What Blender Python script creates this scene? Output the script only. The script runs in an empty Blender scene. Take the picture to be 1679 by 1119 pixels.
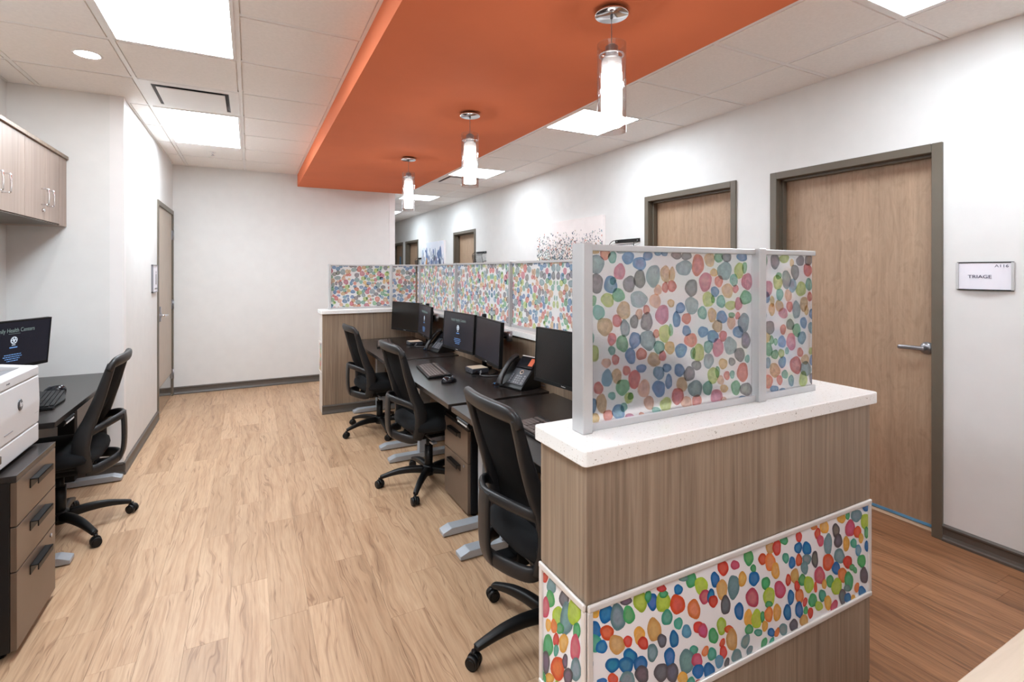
import bpy, bmesh, math, random
from mathutils import Vector, Matrix
S = bpy.context.scene
COL = S.collection
random.seed(7)
PI = math.pi
# ---------------- camera, light, exposure ----------------
H = 1.478
cam_d = bpy.data.cameras.new('camera')
cam = bpy.data.objects.new('camera', cam_d); COL.objects.link(cam)
cam.location = (0, 0, H)
cam.rotation_euler = (PI/2, 0, -math.atan(429.5/822.0))
cam_d.sensor_width = 36.0
cam_d.lens = 822.0/1679*36
cam_d.shift_y = -(559.5-444.0)/1679
cam_d.clip_start = 0.02
S.camera = cam
W = bpy.data.worlds.new('room_surroundings'); S.world = W; W.use_nodes = True
W.node_tree.nodes['Background'].inputs[0].default_value = (1, 1, 1, 1)
W.node_tree.nodes['Background'].inputs[1].default_value = 0.2
S.view_settings.view_transform = 'Standard'
S.view_settings.look = 'None'
S.view_settings.gamma = 1
S.view_settings.use_curve_mapping = False
S.view_settings.exposure = 1.38
TROFFER = 11.0      # strength of the lit ceiling panels
PENDANT = 9.0
S.cycles.max_bounces = 12
S.cycles.diffuse_bounces = 10
S.cycles.glossy_bounces = 4
S.cycles.transmission_bounces = 8
S.cycles.transparent_max_bounces = 16
S.cycles.sample_clamp_indirect = 6.0
S.cycles.caustics_reflective = False

# ---------------- materials ----------------
def lin(c):
    return tuple(((v/255)/12.92 if v/255 <= 0.04045 else ((v/255+0.055)/1.055)**2.4) for v in c) + (1,)
class NT:
    def __init__(s, name):
        s.m = bpy.data.materials.new(name); s.m.use_nodes = True
        s.t = s.m.node_tree; s.t.nodes.clear()
        s.out = s.n('ShaderNodeOutputMaterial')
    def n(s, ty, **k):
        x = s.t.nodes.new(ty)
        for a, b in k.items(): setattr(x, a, b)
        return x
    def l(s, a, b): s.t.links.new(a, b)
    def bsdf(s, color=None, rough=.5, metal=0.0, spec=.5, **k):
        p = s.n('ShaderNodeBsdfPrincipled')
        if color is not None: p.inputs['Base Color'].default_value = lin(color)
        p.inputs['Roughness'].default_value = rough
        p.inputs['Metallic'].default_value = metal
        p.inputs['Specular IOR Level'].default_value = spec
        s.l(p.outputs[0], s.out.inputs[0]); s.p = p
        return p
    def pos(s, scale=(1,1,1), coord='pos'):
        if coord == 'pos': o = s.n('ShaderNodeNewGeometry').outputs['Position']
        else: o = s.n('ShaderNodeTexCoord').outputs['Object']
        mp = s.n('ShaderNodeMapping'); mp.inputs['Scale'].default_value = scale
        s.l(o, mp.inputs[0]); s.map = mp
        return mp.outputs[0]
    def noise(s, vec, scale=5, detail=4, rough=.5, dist=0):
        x = s.n('ShaderNodeTexNoise'); x.inputs['Scale'].default_value = scale; x.inputs['Detail'].default_value = detail
        x.inputs['Roughness'].default_value = rough; x.inputs['Distortion'].default_value = dist
        s.l(vec, x.inputs['Vector']); return x.outputs['Fac']
    def ramp(s, fac, stops):
        r = s.n('ShaderNodeValToRGB'); e = r.color_ramp.elements
        while len(e) < len(stops): e.new(.5)
        for i, (p, c) in enumerate(stops): e[i].position = p; e[i].color = lin(c)
        s.l(fac, r.inputs[0]); return r.outputs[0]
    def mix(s, fac, a, b, blend='MIX'):
        x = s.n('ShaderNodeMix', data_type='RGBA', blend_type=blend)
        for i, v in ((0, fac), (6, a), (7, b)):
            if hasattr(v, 'links'): s.l(v, x.inputs[i])
            else: x.inputs[i].default_value = v
        return x.outputs[2]
    def bump(s, fac, strength=.2, dist=.002):
        b = s.n('ShaderNodeBump'); b.inputs['Strength'].default_value = strength; b.inputs['Distance'].default_value = dist
        s.l(fac, b.inputs['Height']); s.l(b.outputs[0], s.p.inputs['Normal'])
def plain(name, c, rough=.5, metal=0.0, spec=.5, var=.04, nscale=9, bump=0.0, bscale=300):
    t = NT(name); t.bsdf(c, rough, metal, spec)
    v = t.pos()
    f = t.noise(v, nscale, 3)
    lo = tuple(x*(1-var) for x in c); hi = tuple(min(255, x*(1+var)) for x in c)
    t.l(t.ramp(f, [(.3, lo), (.7, hi)]), t.p.inputs['Base Color'])
    if bump: t.bump(t.noise(v, bscale, 2), bump)
    return t.m
def emit(name, c, strength):
    t = NT(name); e = t.n('ShaderNodeEmission'); e.inputs[0].default_value = lin(c); e.inputs[1].default_value = strength
    t.l(e.outputs[0], t.out.inputs[0]); return t.m
def woodgrain(name, dark, mid, light, gx=45, gz=1.6, rough=.45, axis='z', figure=0.0):
    t = NT(name); t.bsdf(mid, rough)
    sc = (gx, gx, gz) if axis == 'z' else ((gx, gz, gx) if axis == 'y' else (gz, gx, gx))
    v = t.pos(sc)
    f = t.noise(v, 1.0, 6, .6, .6)
    v2 = t.pos(tuple(x*.16 for x in sc))
    f2 = t.noise(v2, 1.0, 3, .5, 1.2)
    c1 = t.ramp(f, [(.28, dark), (.5, mid), (.74, light)])
    c2 = t.ramp(f2, [(.3, tuple(x*.86 for x in mid)), (.7, tuple(min(255, x*1.1) for x in mid))])
    c = t.mix(.45, c1, c2)
    if figure:
        v3 = t.pos((6, 6, 2.2)); w = t.noise(v3, 2.0, 5, .6, 2.5)
        c = t.mix(figure, c, t.ramp(w, [(.35, dark), (.5, light), (.6, mid)]))
    t.l(c, t.p.inputs['Base Color'])
    t.bump(f, .08, .001)
    return t.m
def plank_mat(name, dark, mid, light, streak):
    t = NT(name); t.bsdf(mid, .42, 0, .45)
    info = t.n('ShaderNodeObjectInfo')
    g = t.n('ShaderNodeNewGeometry')
    off = t.n('ShaderNodeVectorMath', operation='MULTIPLY_ADD')
    comb = t.n('ShaderNodeCombineXYZ')
    for i in range(3): t.l(info.outputs['Random'], comb.inputs[i])
    t.l(comb.outputs[0], off.inputs[0]); off.inputs[1].default_value = (40, 27, 13); t.l(g.outputs['Position'], off.inputs[2])
    def mp(sc):
        m = t.n('ShaderNodeMapping'); m.inputs['Scale'].default_value = sc; t.l(off.outputs[0], m.inputs[0]); return m.outputs[0]
    # long wandering grain lines
    warp = t.noise(mp((3.0, .9, 1)), 1.5, 3, .5)
    wv = t.n('ShaderNodeVectorMath', operation='MULTIPLY_ADD')
    cw = t.n('ShaderNodeCombineXYZ'); t.l(warp, cw.inputs[0]); t.l(cw.outputs[0], wv.inputs[0]); wv.inputs[1].default_value = (5, 0, 0)
    t.l(mp((24, .75, 1)), wv.inputs[2])
    f = t.noise(wv.outputs[0], 1.0, 7, .62, .5)
    fine = t.noise(mp((110, 5, 1)), 1.0, 4, .6, .2)
    blot = t.noise(mp((5, 1.6, 1)), 1.0, 3, .5, .4)
    c = t.ramp(f, [(.33, dark), (.43, mid), (.56, light), (.70, mid)])
    c = t.mix(.38, c, t.ramp(fine, [(.35, dark), (.6, light)]))
    c = t.mix(.35, c, t.ramp(blot, [(.3, mid), (.62, light)]))
    thin = t.ramp(t.noise(wv.outputs[0], 2.2, 2, .4, .3), [(.36, (255, 255, 255)), (.385, streak), (.41, (255, 255, 255))])
    c = t.mix(.5, c, thin, 'MULTIPLY')
    rv = t.ramp(info.outputs['Random'], [(0, (232, 228, 224)), (1, (255, 255, 255))])
    c = t.mix(1.0, c, rv, 'MULTIPLY')
    t.l(c, t.p.inputs['Base Color'])
    t.bump(f, .05, .001)
    return t.m
M = {}
M['wall'] = plain('painted_wall', (219, 218, 216), .62, var=.008, bump=.03, bscale=700)
M['wall_trim'] = plain('corner_guard_white', (226, 223, 222), .4, var=.005)
M['tile'] = plain('ceiling_tile_board', (240, 235, 231), .9, var=.012, nscale=60, bump=.12, bscale=500)
M['grid'] = plain('ceiling_grid_metal', (236, 233, 231), .45, var=.005)
M['orange'] = plain('orange_paint', (224, 124, 84), .8, spec=.25, var=.012, nscale=3)
M['frame'] = plain('door_frame_paint', (98, 90, 78), .4, var=.02)
M['base'] = plain('vinyl_base', (86, 79, 73), .42, var=.03)
M['lam'] = woodgrain('greige_laminate', (92, 75, 61), (142, 122, 103), (176, 157, 137), gx=72)
M['lam_light'] = woodgrain('pale_laminate', (136, 118, 107), (160, 142, 130), (180, 163, 151))
M['lam_top'] = woodgrain('pale_top_laminate', (185, 165, 142), (208, 190, 168), (222, 206, 186), axis='x', gx=30)
M['door'] = woodgrain('door_veneer', (134, 107, 84), (166, 138, 113), (186, 158, 133), gx=80, gz=4, figure=.22)
M['door_tan'] = plain('tan_door_paint', (178, 164, 148), .4, var=.02)
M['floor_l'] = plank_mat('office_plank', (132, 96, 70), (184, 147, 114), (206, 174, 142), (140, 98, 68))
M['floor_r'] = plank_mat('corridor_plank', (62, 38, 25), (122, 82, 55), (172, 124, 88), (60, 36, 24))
t = NT('quartz'); t.bsdf((236, 234, 231), .22)
v = t.pos()
f1 = t.noise(v, 260, 2, .5); f2 = t.noise(v, 120, 2, .5)
c = t.ramp(f1, [(.0, (236, 234, 231)), (.66, (236, 234, 231)), (.70, (188, 176, 162))])
c = t.mix(1.0, c, t.ramp(f2, [(.0, (255, 255, 255)), (.70, (255, 255, 255)), (.74, (176, 172, 164))]), 'MULTIPLY')
t.l(c, t.p.inputs['Base Color']); M['quartz'] = t.m
M['alu'] = plain('brushed_aluminium', (198, 198, 199), .38, .55, var=.02)
M['alu_warm'] = plain('satin_edge_trim', (226, 221, 216), .32, .3, var=.02)
M['silver'] = plain('silver_leg_paint', (172, 176, 182), .4, .35, var=.02)
M['chrome'] = plain('polished_chrome', (225, 225, 228), .12, 1.0, var=.01)
M['black'] = plain('black_plastic', (12, 12, 13), .42, spec=.35, var=.1)
M['charcoal'] = plain('charcoal_plastic', (30, 29, 30), .42, var=.04, bump=.05, bscale=900)
M['fabric'] = plain('black_seat_fabric', (8, 8, 11), 1.0, var=.12, nscale=200, bump=.3, bscale=1200)
t = NT('back_mesh_weave'); t.bsdf((9, 9, 11), 1.0, 0, .15); w1 = t.noise(t.pos(), 900, 1); t.bump(w1, .5)
tr = t.n('ShaderNodeBsdfTransparent'); mx = t.n('ShaderNodeMixShader'); mx.inputs[0].default_value = .985
t.l(tr.outputs[0], mx.inputs[1]); t.l(t.p.outputs[0], mx.inputs[2]); t.l(mx.outputs[0], t.out.inputs[0]); M['mesh'] = t.m
M['desk'] = plain('espresso_desktop', (40, 35, 33), .27, var=.05, nscale=30)
M['desk_edge'] = plain('desk_edge_band', (96, 80, 68), .4, var=.04)
M['ped_body'] = plain('black_steel_carcass', (16, 15, 17), .38, var=.05)
M['ped_front'] = plain('bronze_drawer_front', (112, 94, 80), .34, .25, var=.02)
M['white_pl'] = plain('printer_white_plastic', (208, 207, 208), .35, var=.005)
M['grey_pl'] = plain('grey_plastic', (120, 120, 124), .4, var=.02)
M['dark_tray'] = plain('dark_tray_plastic', (60, 62, 68), .35, var=.03)
M['screen'] = plain('dark_lcd', (14, 14, 15), .22, var=.03)
M['screen_on'] = None
t = NT('lit_navy_lcd'); t.bsdf((14, 14, 18), .25); t.p.inputs['Emission Color'].default_value = lin((40, 40, 50)); t.p.inputs['Emission Strength'].default_value = .25
M['screen_on'] = t.m
M['txt_green'] = emit('screen_text_sage', (120, 134, 132), .4)
M['txt_blue'] = emit('screen_text_blue', (110, 150, 205), .4)
M['txt_white'] = emit('screen_text_white', (205, 215, 228), .42)
M['ink'] = plain('navy_ink', (48, 48, 80), .5)
M['print_white'] = plain('white_print', (230, 230, 230), .5)
M['logo_grey'] = plain('logo_grey_ink', (70, 70, 74), .3)
M['sign'] = plain('sign_plate_white', (228, 226, 234), .35, var=.005)
M['key'] = plain('keycap_grey', (96, 84, 80), .42, var=.08, nscale=90)
M['orange_dk'] = plain('orange_phone_label', (200, 90, 50), .4)
M['blue_film'] = plain('blue_masking_film', (92, 150, 190), .5)
M['blue_lbl'] = plain('blue_plug', (60, 130, 190), .5)
M['kick'] = plain('mirror_kick_plate', (150, 140, 128), .12, .9, var=.01)
M['hinge'] = plain('satin_steel', (160, 160, 164), .3, .8)
M['lit'] = emit('lit_diffuser', (234, 246, 255), TROFFER)
M['lit_p'] = emit('lit_frosted_tube', (255, 250, 242), PENDANT)
M['lit_d'] = emit('lit_downlight', (248, 250, 252), 90.0)
# printed panels
t = NT('frosted_resin')
d = t.n('ShaderNodeBsdfDiffuse'); d.inputs[0].default_value = lin((242, 242, 246))
tl = t.n('ShaderNodeBsdfTranslucent'); tl.inputs[0].default_value = lin((236, 236, 240))
gl = t.n('ShaderNodeBsdfGlass'); gl.inputs['Roughness'].default_value = .27; gl.inputs['IOR'].default_value = 1.25
m1 = t.n('ShaderNodeMixShader'); m1.inputs[0].default_value = .45; t.l(d.outputs[0], m1.inputs[1]); t.l(tl.outputs[0], m1.inputs[2])
m2 = t.n('ShaderNodeMixShader'); m2.inputs[0].default_value = .76; t.l(m1.outputs[0], m2.inputs[1]); t.l(gl.outputs[0], m2.inputs[2])
t.l(m2.outputs[0], t.out.inputs[0]); M['frost'] = t.m
t = NT('frosted_resin_lit')  # whiter copy of the resin, standing in for corridor light from behind
d = t.n('ShaderNodeBsdfDiffuse'); d.inputs[0].default_value = lin((244, 244, 244))
tl = t.n('ShaderNodeBsdfTranslucent'); tl.inputs[0].default_value = lin((250, 250, 250))
gl = t.n('ShaderNodeBsdfGlass'); gl.inputs['Roughness'].default_value = .38; gl.inputs['IOR'].default_value = 1.25
m1 = t.n('ShaderNodeMixShader'); m1.inputs[0].default_value = .55; t.l(d.outputs[0], m1.inputs[1]); t.l(tl.outputs[0], m1.inputs[2])
m2 = t.n('ShaderNodeMixShader'); m2.inputs[0].default_value = .3; t.l(m1.outputs[0], m2.inputs[1]); t.l(gl.outputs[0], m2.inputs[2])
t.l(m2.outputs[0], t.out.inputs[0]); M['frost2'] = t.m
M['white_panel'] = plain('white_resin_panel', (234, 231, 232), .25, var=.008)
def film(name):
    t = NT(name)
    a = t.n('ShaderNodeAttribute', attribute_name='tint')
    v = t.pos(); f = t.noise(v, 70, 4, .55, .6)
    r = t.ramp(f, [(.3, (226, 226, 226)), (.62, (255, 255, 255))])
    c = t.mix(1.0, a.outputs['Color'], r, 'MULTIPLY')
    tr = t.n('ShaderNodeBsdfTransparent'); t.l(c, tr.inputs[0]); t.l(tr.outputs[0], t.out.inputs[0])
    return t.m
M['film'] = film('watercolour_ink')
t = NT('opaque_watercolour_ink'); a = t.n('ShaderNodeAttribute', attribute_name='tint')
f = t.noise(t.pos(), 70, 4, .55, .6)
c = t.mix(1.0, a.outputs['Color'], t.ramp(f, [(.3, (232, 232, 232)), (.62, (255, 255, 255))]), 'MULTIPLY')
c2 = t.mix(1.0, c, a.outputs['Color'], 'MULTIPLY')
d = t.bsdf(None, .3); t.l(c2, d.inputs['Base Color'])
tr = t.n('ShaderNodeBsdfTransparent'); t.l(c, tr.inputs[0])
mx = t.n('ShaderNodeMixShader'); mx.inputs[0].default_value = .72; t.l(tr.outputs[0], mx.inputs[1]); t.l(d.outputs[0], mx.inputs[2]); t.l(mx.outputs[0], t.out.inputs[0])
M['film_solid'] = t.m
t = NT('clear_glass'); g = t.n('ShaderNodeBsdfGlossy'); g.inputs['Roughness'].default_value = .03
tr = t.n('ShaderNodeBsdfTransparent'); tr.inputs[0].default_value = (.97, .97, .97, 1)
fr = t.n('ShaderNodeLayerWeight'); pw = t.n('ShaderNodeMath', operation='POWER'); t.l(fr.outputs['Facing'], pw.inputs[0]); pw.inputs[1].default_value = 3.2
mu = t.n('ShaderNodeMath', operation='MULTIPLY_ADD'); t.l(pw.outputs[0], mu.inputs[0]); mu.inputs[1].default_value = .7; mu.inputs[2].default_value = .08
mx = t.n('ShaderNodeMixShader'); t.l(mu.outputs[0], mx.inputs[0]); t.l(tr.outputs[0], mx.inputs[1]); t.l(g.outputs[0], mx.inputs[2])
t.l(mx.outputs[0], t.out.inputs[0]); M['glass'] = t.m

# ---------------- mesh helpers ----------------
def BM(): return bmesh.new()
def box(bm, x0, x1, y0, y1, z0, z1, bev=0, seg=2):
    r = bmesh.ops.create_cube(bm, size=1)
    vs = r['verts']
    for v in vs:
        v.co = Vector(((x0+x1)/2+v.co.x*(x1-x0), (y0+y1)/2+v.co.y*(y1-y0), (z0+z1)/2+v.co.z*(z1-z0)))
    if bev:
        es = list({e for v in vs for e in v.link_edges})
        bmesh.ops.bevel(bm, geom=es, offset=bev, segments=seg, affect='EDGES', profile=.5)
    return bm
def cyl(bm, p, q, r, r2=None, n=20, cap=True):
    p, q = Vector(p), Vector(q); r2 = r if r2 is None else r2
    d = (q-p).normalized(); a = d.orthogonal().normalized(); b = d.cross(a)
    A = [bm.verts.new(p+(a*math.cos(2*PI*i/n)+b*math.sin(2*PI*i/n))*r) for i in range(n)]
    B = [bm.verts.new(q+(a*math.cos(2*PI*i/n)+b*math.sin(2*PI*i/n))*r2) for i in range(n)]
    for i in range(n):
        f = bm.faces.new((A[i], A[(i+1) % n], B[(i+1) % n], B[i])); f.smooth = True
    if cap: bm.faces.new(A[::-1]); bm.faces.new(B)
    return bm
def lathe(bm, prof, c=(0, 0, 0), n=28, axis='z', closed=False):
    c = Vector(c); rings = []
    for r, z in prof:
        ring = []
        for i in range(n):
            a = 2*PI*i/n; u, w = r*math.cos(a), r*math.sin(a)
            co = {'z': (u, w, z), 'y': (u, z, w), 'x': (z, u, w)}[axis]
            ring.append(bm.verts.new(c+Vector(co)))
        rings.append(ring)
    m = len(rings)
    for k in range(m if closed else m-1):
        A, B = rings[k], rings[(k+1) % m]
        for i in range(n):
            f = bm.faces.new((A[i], A[(i+1) % n], B[(i+1) % n], B[i])); f.smooth = True
    return bm
def sweep(bm, pts, w, h, side=(0, 1, 0), n=12, closed=False, e=3.0):
    """rounded-rectangle section swept along pts; w across 'side', h across the other direction"""
    pts = [Vector(p) for p in pts]; m = len(pts); rings = []
    for i, p in enumerate(pts):
        a = pts[(i-1) % m] if (closed or i > 0) else p
        b = pts[(i+1) % m] if (closed or i < m-1) else p
        t_ = (b-a).normalized()
        s = side(i) if callable(side) else side
        s = Vector(s); s = (s - t_*s.dot(t_)).normalized(); u = t_.cross(s)
        wi = w[i] if isinstance(w, (list, tuple)) else w
        hi = h[i] if isinstance(h, (list, tuple)) else h
        ring = []
        for k in range(n):
            an = 2*PI*(k+.5)/n; cs, sn = math.cos(an), math.sin(an)
            ring.append(bm.verts.new(p + s*(wi/2)*math.copysign(abs(cs)**(2/e), cs) + u*(hi/2)*math.copysign(abs(sn)**(2/e), sn)))
        rings.append(ring)
    for k in range(m if closed else m-1):
        A, B = rings[k], rings[(k+1) % m]
        for i in range(n):
            f = bm.faces.new((A[i], A[(i+1) % n], B[(i+1) % n], B[i])); f.smooth = True
    if not closed: bm.faces.new(rings[0][::-1]); bm.faces.new(rings[-1])
    return bm
def tube(bm, pts, r, n=8): return sweep(bm, pts, 2*r, 2*r, side=(.3, .2, .93), n=n, e=2.0)
def smooth_path(pts, k=4):
    P = [Vector(p) for p in pts]; out = []
    for i in range(len(P)-1):
        p0 = P[max(i-1, 0)]; p1 = P[i]; p2 = P[i+1]; p3 = P[min(i+2, len(P)-1)]
        for j in range(k):
            t_ = j/k
            out.append(.5*((2*p1)+(-p0+p2)*t_+(2*p0-5*p1+4*p2-p3)*t_*t_+(-p0+3*p1-3*p2+p3)*t_**3))
    out.append(P[-1]); return out
def prism(bm, poly, axis, a, b, bev=0):
    """poly in the plane normal to axis, extruded from a to b"""
    f3 = {'x': lambda u, v, w: (w, u, v), 'y': lambda u, v, w: (u, w, v), 'z': lambda u, v, w: (u, v, w)}[axis]
    A = [bm.verts.new(f3(u, v, a)) for u, v in poly]; B = [bm.verts.new(f3(u, v, b)) for u, v in poly]
    n = len(poly)
    fs = [bm.faces.new(A[::-1]), bm.faces.new(B)]
    for i in range(n): fs.append(bm.faces.new((A[i], A[(i+1) % n], B[(i+1) % n], B[i])))
    bmesh.ops.recalc_face_normals(bm, faces=fs)
    if bev:
        es = list({e for f in fs for e in f.edges})
        bmesh.ops.bevel(bm, geom=es, offset=bev, segments=2, affect='EDGES', profile=.5)
    return bm
def rrect(u0, u1, v0, v1, r, k=4):
    out = []
    for cx, cy, a0 in ((u1-r, v0+r, -PI/2), (u1-r, v1-r, 0), (u0+r, v1-r, PI/2), (u0+r, v0+r, PI)):
        for i in range(k+1):
            a = a0+PI/2*i/k; out.append((cx+r*math.cos(a), cy+r*math.sin(a)))
    return out

WM = {}     # world matrices of roots built so far
def wm(o): return WM.get(o.name, Matrix.Identity(4))
def link_mesh(name, me, m, parent, loc):
    o = bpy.data.objects.new(name, me); COL.objects.link(o)
    if m is not None and not me.materials: me.materials.append(M[m] if isinstance(m, str) else m)
    if parent is not None:
        o.parent = parent
        L = wm(parent).inverted() @ Vector(loc)
        o.location = L
        WM[o.name] = wm(parent) @ Matrix.Translation(L)
    else:
        o.location = loc; WM[o.name] = Matrix.Translation(loc)
    return o
def obj(name, bm, m, parent=None, local=False, base=True):
    """links a bmesh as ONE object. local: coordinates are in the parent's own frame"""
    bmesh.ops.recalc_face_normals(bm, faces=bm.faces[:])
    xs = [v.co for v in bm.verts]
    lo = Vector([min(c[i] for c in xs) for i in range(3)]); hi = Vector([max(c[i] for c in xs) for i in range(3)])
    c = Vector(((lo.x+hi.x)/2, (lo.y+hi.y)/2, lo.z))
    bmesh.ops.translate(bm, verts=bm.verts[:], vec=-c)
    me = bpy.data.meshes.new(name); bm.to_mesh(me); bm.free()
    if local:
        o = bpy.data.objects.new(name, me); COL.objects.link(o); me.materials.append(M[m] if isinstance(m, str) else m)
        o.parent = parent; o.location = c; WM[o.name] = wm(parent) @ Matrix.Translation(c)
        return o
    return link_mesh(name, me, m, parent, c)
def lobj(name, bm, m, parent): return obj(name, bm, m, parent, local=True)
def thing(name, label, cat, loc=(0, 0, 0), rz=0.0, group=None):
    o = bpy.data.objects.new(name, None); COL.objects.link(o)
    o.empty_display_size = .1
    o.location = loc; o.rotation_euler = (0, 0, rz)
    WM[o.name] = Matrix.Translation(loc) @ Matrix.Rotation(rz, 4, 'Z')
    o['label'] = label; o['category'] = cat
    if group: o['group'] = group
    return o
def tag(o, label, cat, group=None):
    o['label'] = label; o['category'] = cat
    if group: o['group'] = group
    return o
def struct(o): o['kind'] = 'structure'; return o
def text(name, s, size, origin, xd, yd, m, parent, align='CENTER', sx=1.0, ext=.0003, shear=0.0):
    cu = bpy.data.curves.new(name, 'FONT'); cu.body = s; cu.size = size; cu.align_x = align; cu.align_y = 'CENTER'
    cu.extrude = ext; cu.shear = shear; cu.materials.append(M[m])
    o = bpy.data.objects.new(name, cu); COL.objects.link(o)
    x = Vector(xd).normalized(); y = Vector(yd).normalized(); z = x.cross(y)
    mt = Matrix((x*sx, y, z)).transposed().to_4x4(); mt.translation = Vector(origin)
    dg = bpy.context.evaluated_depsgraph_get()
    me = bpy.data.meshes.new_from_object(o.evaluated_get(dg)); me.name = name
    bpy.data.objects.remove(o)
    o = bpy.data.objects.new(name, me); COL.objects.link(o)
    o.parent = parent; o.matrix_local = wm(parent).inverted() @ mt
    return o

DOTS_GL = "784,1527,16,6,1,Y 820,1521,17,14,2,F 844,1513,16,13,89,g 873,1529,15,6,2,T 897,1512,20,16,1,B 937,1497,22,18,1,B 966,1519,17,13,1,B 1004,1528,15,8,3,B 1028,1526,11,8,2,B 792,1495,25,23,-90,T 792,1445,24,21,-86,K 868,1475,21,18,90,P 838,1441,23,20,-87,B 846,1451,10,10,-85,g 901,1442,21,21,-68,K 937,1455,23,21,-88,K 986,1463,30,24,-90,T 1031,1468,23,18,-90,M 1030,1431,14,12,-87,R 1003,1424,14,14,-14,S 864,1413,21,17,-4,G 828,1401,20,18,-14,L 783,1401,13,9,-88,G 934,1400,30,21,-2,T 993,1394,20,19,-37,S 1073,1522,19,12,2,K 1112,1521,19,13,1,K 1103,1486,30,21,0,T 1158,1494,30,24,89,F 1056,1468,20,11,-90,M 1056,1434,17,15,-9,R 1207,1511,22,20,6,M 1225,1472,15,12,1,Y 1245,1519,19,16,3,G 1280,1518,20,14,1,K 1271,1477,30,27,-1,T 1349,1521,23,14,2,B 1189,1445,27,25,-84,P 1246,1446,18,16,-5,F 1312,1449,18,18,-30,g 1336,1478,25,20,-90,L 1361,1487,17,11,90,G 1372,1444,26,23,-87,P 1132,1428,25,23,-84,K 1229,1415,17,15,-4,B 1284,1417,23,22,-18,M 1320,1422,13,12,-8,R 1366,1394,25,22,-7,G 1333,1376,19,17,-79,P 1255,1385,19,18,-13,g 1201,1393,23,22,-44,L 1221,1392,11,8,-87,G 1133,1377,26,24,-9,T 1052,1386,13,11,-7,Y 1297,1372,24,13,-2,L 799,1370,19,18,-22,g 882,1372,23,22,-16,M 819,1332,24,23,-56,M 859,1345,16,15,-59,R 886,1324,22,16,-87,T 918,1340,18,14,-85,K 935,1360,14,12,-76,S 961,1371,12,12,-54,R 962,1338,24,21,-78,K 1019,1355,26,24,-73,P 996,1303,12,11,-26,F 1028,1302,25,20,-83,L 842,1298,16,14,-73,R 877,1284,22,19,-77,G 920,1290,22,19,-80,B 905,1249,21,17,-80,B 966,1287,28,26,-28,T 1007,1265,19,18,-40,g 943,1251,18,16,-23,F 842,1268,12,11,-38,g 854,1243,13,12,-50,R 988,1232,22,19,-19,M 1020,1240,14,13,-36,R 777,1306,15,7,-89,g 785,1265,21,14,-86,L 1047,1261,19,17,-17,Y 824,1237,16,11,-10,S 1051,1310,17,8,-89,G 1088,1371,18,15,-7,B 1073,1339,21,15,-88,B 1176,1354,19,18,-62,g 1112,1340,17,16,-14,F 1217,1346,20,18,-72,Y 1259,1338,23,18,-7,B 1240,1312,22,17,-9,M 1300,1319,19,18,-24,S 1302,1342,15,8,-4,G 1329,1339,11,11,-22,F 1356,1316,29,25,-82,T 1331,1289,22,18,-8,B 1366,1261,24,21,-74,K 1112,1305,17,14,-11,B 1129,1277,24,20,-11,F 1179,1298,20,16,-10,B 1220,1282,22,19,-12,B 1264,1281,17,15,-30,R 1201,1253,19,18,-51,g 1242,1247,26,23,-70,P 1296,1249,28,25,-17,T 1160,1238,25,23,-52,L 1138,1238,16,10,-88,G 1090,1250,23,19,-12,B 1338,1219,24,20,-15,K 1373,1203,12,11,-57,g 1303,1200,15,12,-12,K 1264,1197,19,15,-11,Y 1202,1211,22,20,-50,T 1152,1202,20,13,-9,K 891,1211,13,12,-65,R 918,1185,24,20,-77,R 943,1212,17,11,-10,B 826,1197,22,17,-81,b 858,1199,19,16,-73,M 798,1174,16,14,-69,R 878,1168,23,20,-26,G 842,1149,12,10,-29,g 899,1137,15,14,-55,L 905,1141,10,9,-29,G 952,1156,23,21,-56,S 970,1115,19,17,-40,S 1006,1194,20,18,-27,b 1006,1150,24,21,-30,B 1043,1166,21,12,-87,B 1036,1205,17,11,-9,B 782,1131,18,10,-87,B 808,1133,24,17,-82,M 829,1099,16,14,-56,F 864,1104,22,18,-27,B 882,1114,12,11,-55,g 787,1098,15,12,-31,Y 901,1088,14,7,-10,P 943,1087,9,6,-17,F 996,1091,16,9,-11,g 1032,1103,21,19,-41,L 1084,1194,20,17,-17,B 1061,1175,31,15,-88,B 1123,1180,22,20,-33,K 1094,1153,21,19,-44,M 1147,1135,30,22,-13,T 1221,1166,25,22,-70,L 1240,1175,16,10,-85,G 1253,1149,15,13,-41,S 1268,1122,16,12,-16,Y 1280,1160,14,12,-72,R 1304,1161,12,11,-64,g 1351,1163,28,25,-67,F 1198,1131,21,19,-36,g 1320,1119,22,20,-46,G 1367,1109,27,20,-14,K 1077,1121,24,21,-67,R 1235,1101,25,21,-23,P 1266,1089,12,8,-13,S 1112,1098,22,17,-18,S 1153,1097,20,18,-46,F 1354,1083,20,7,-8,B"
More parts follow.
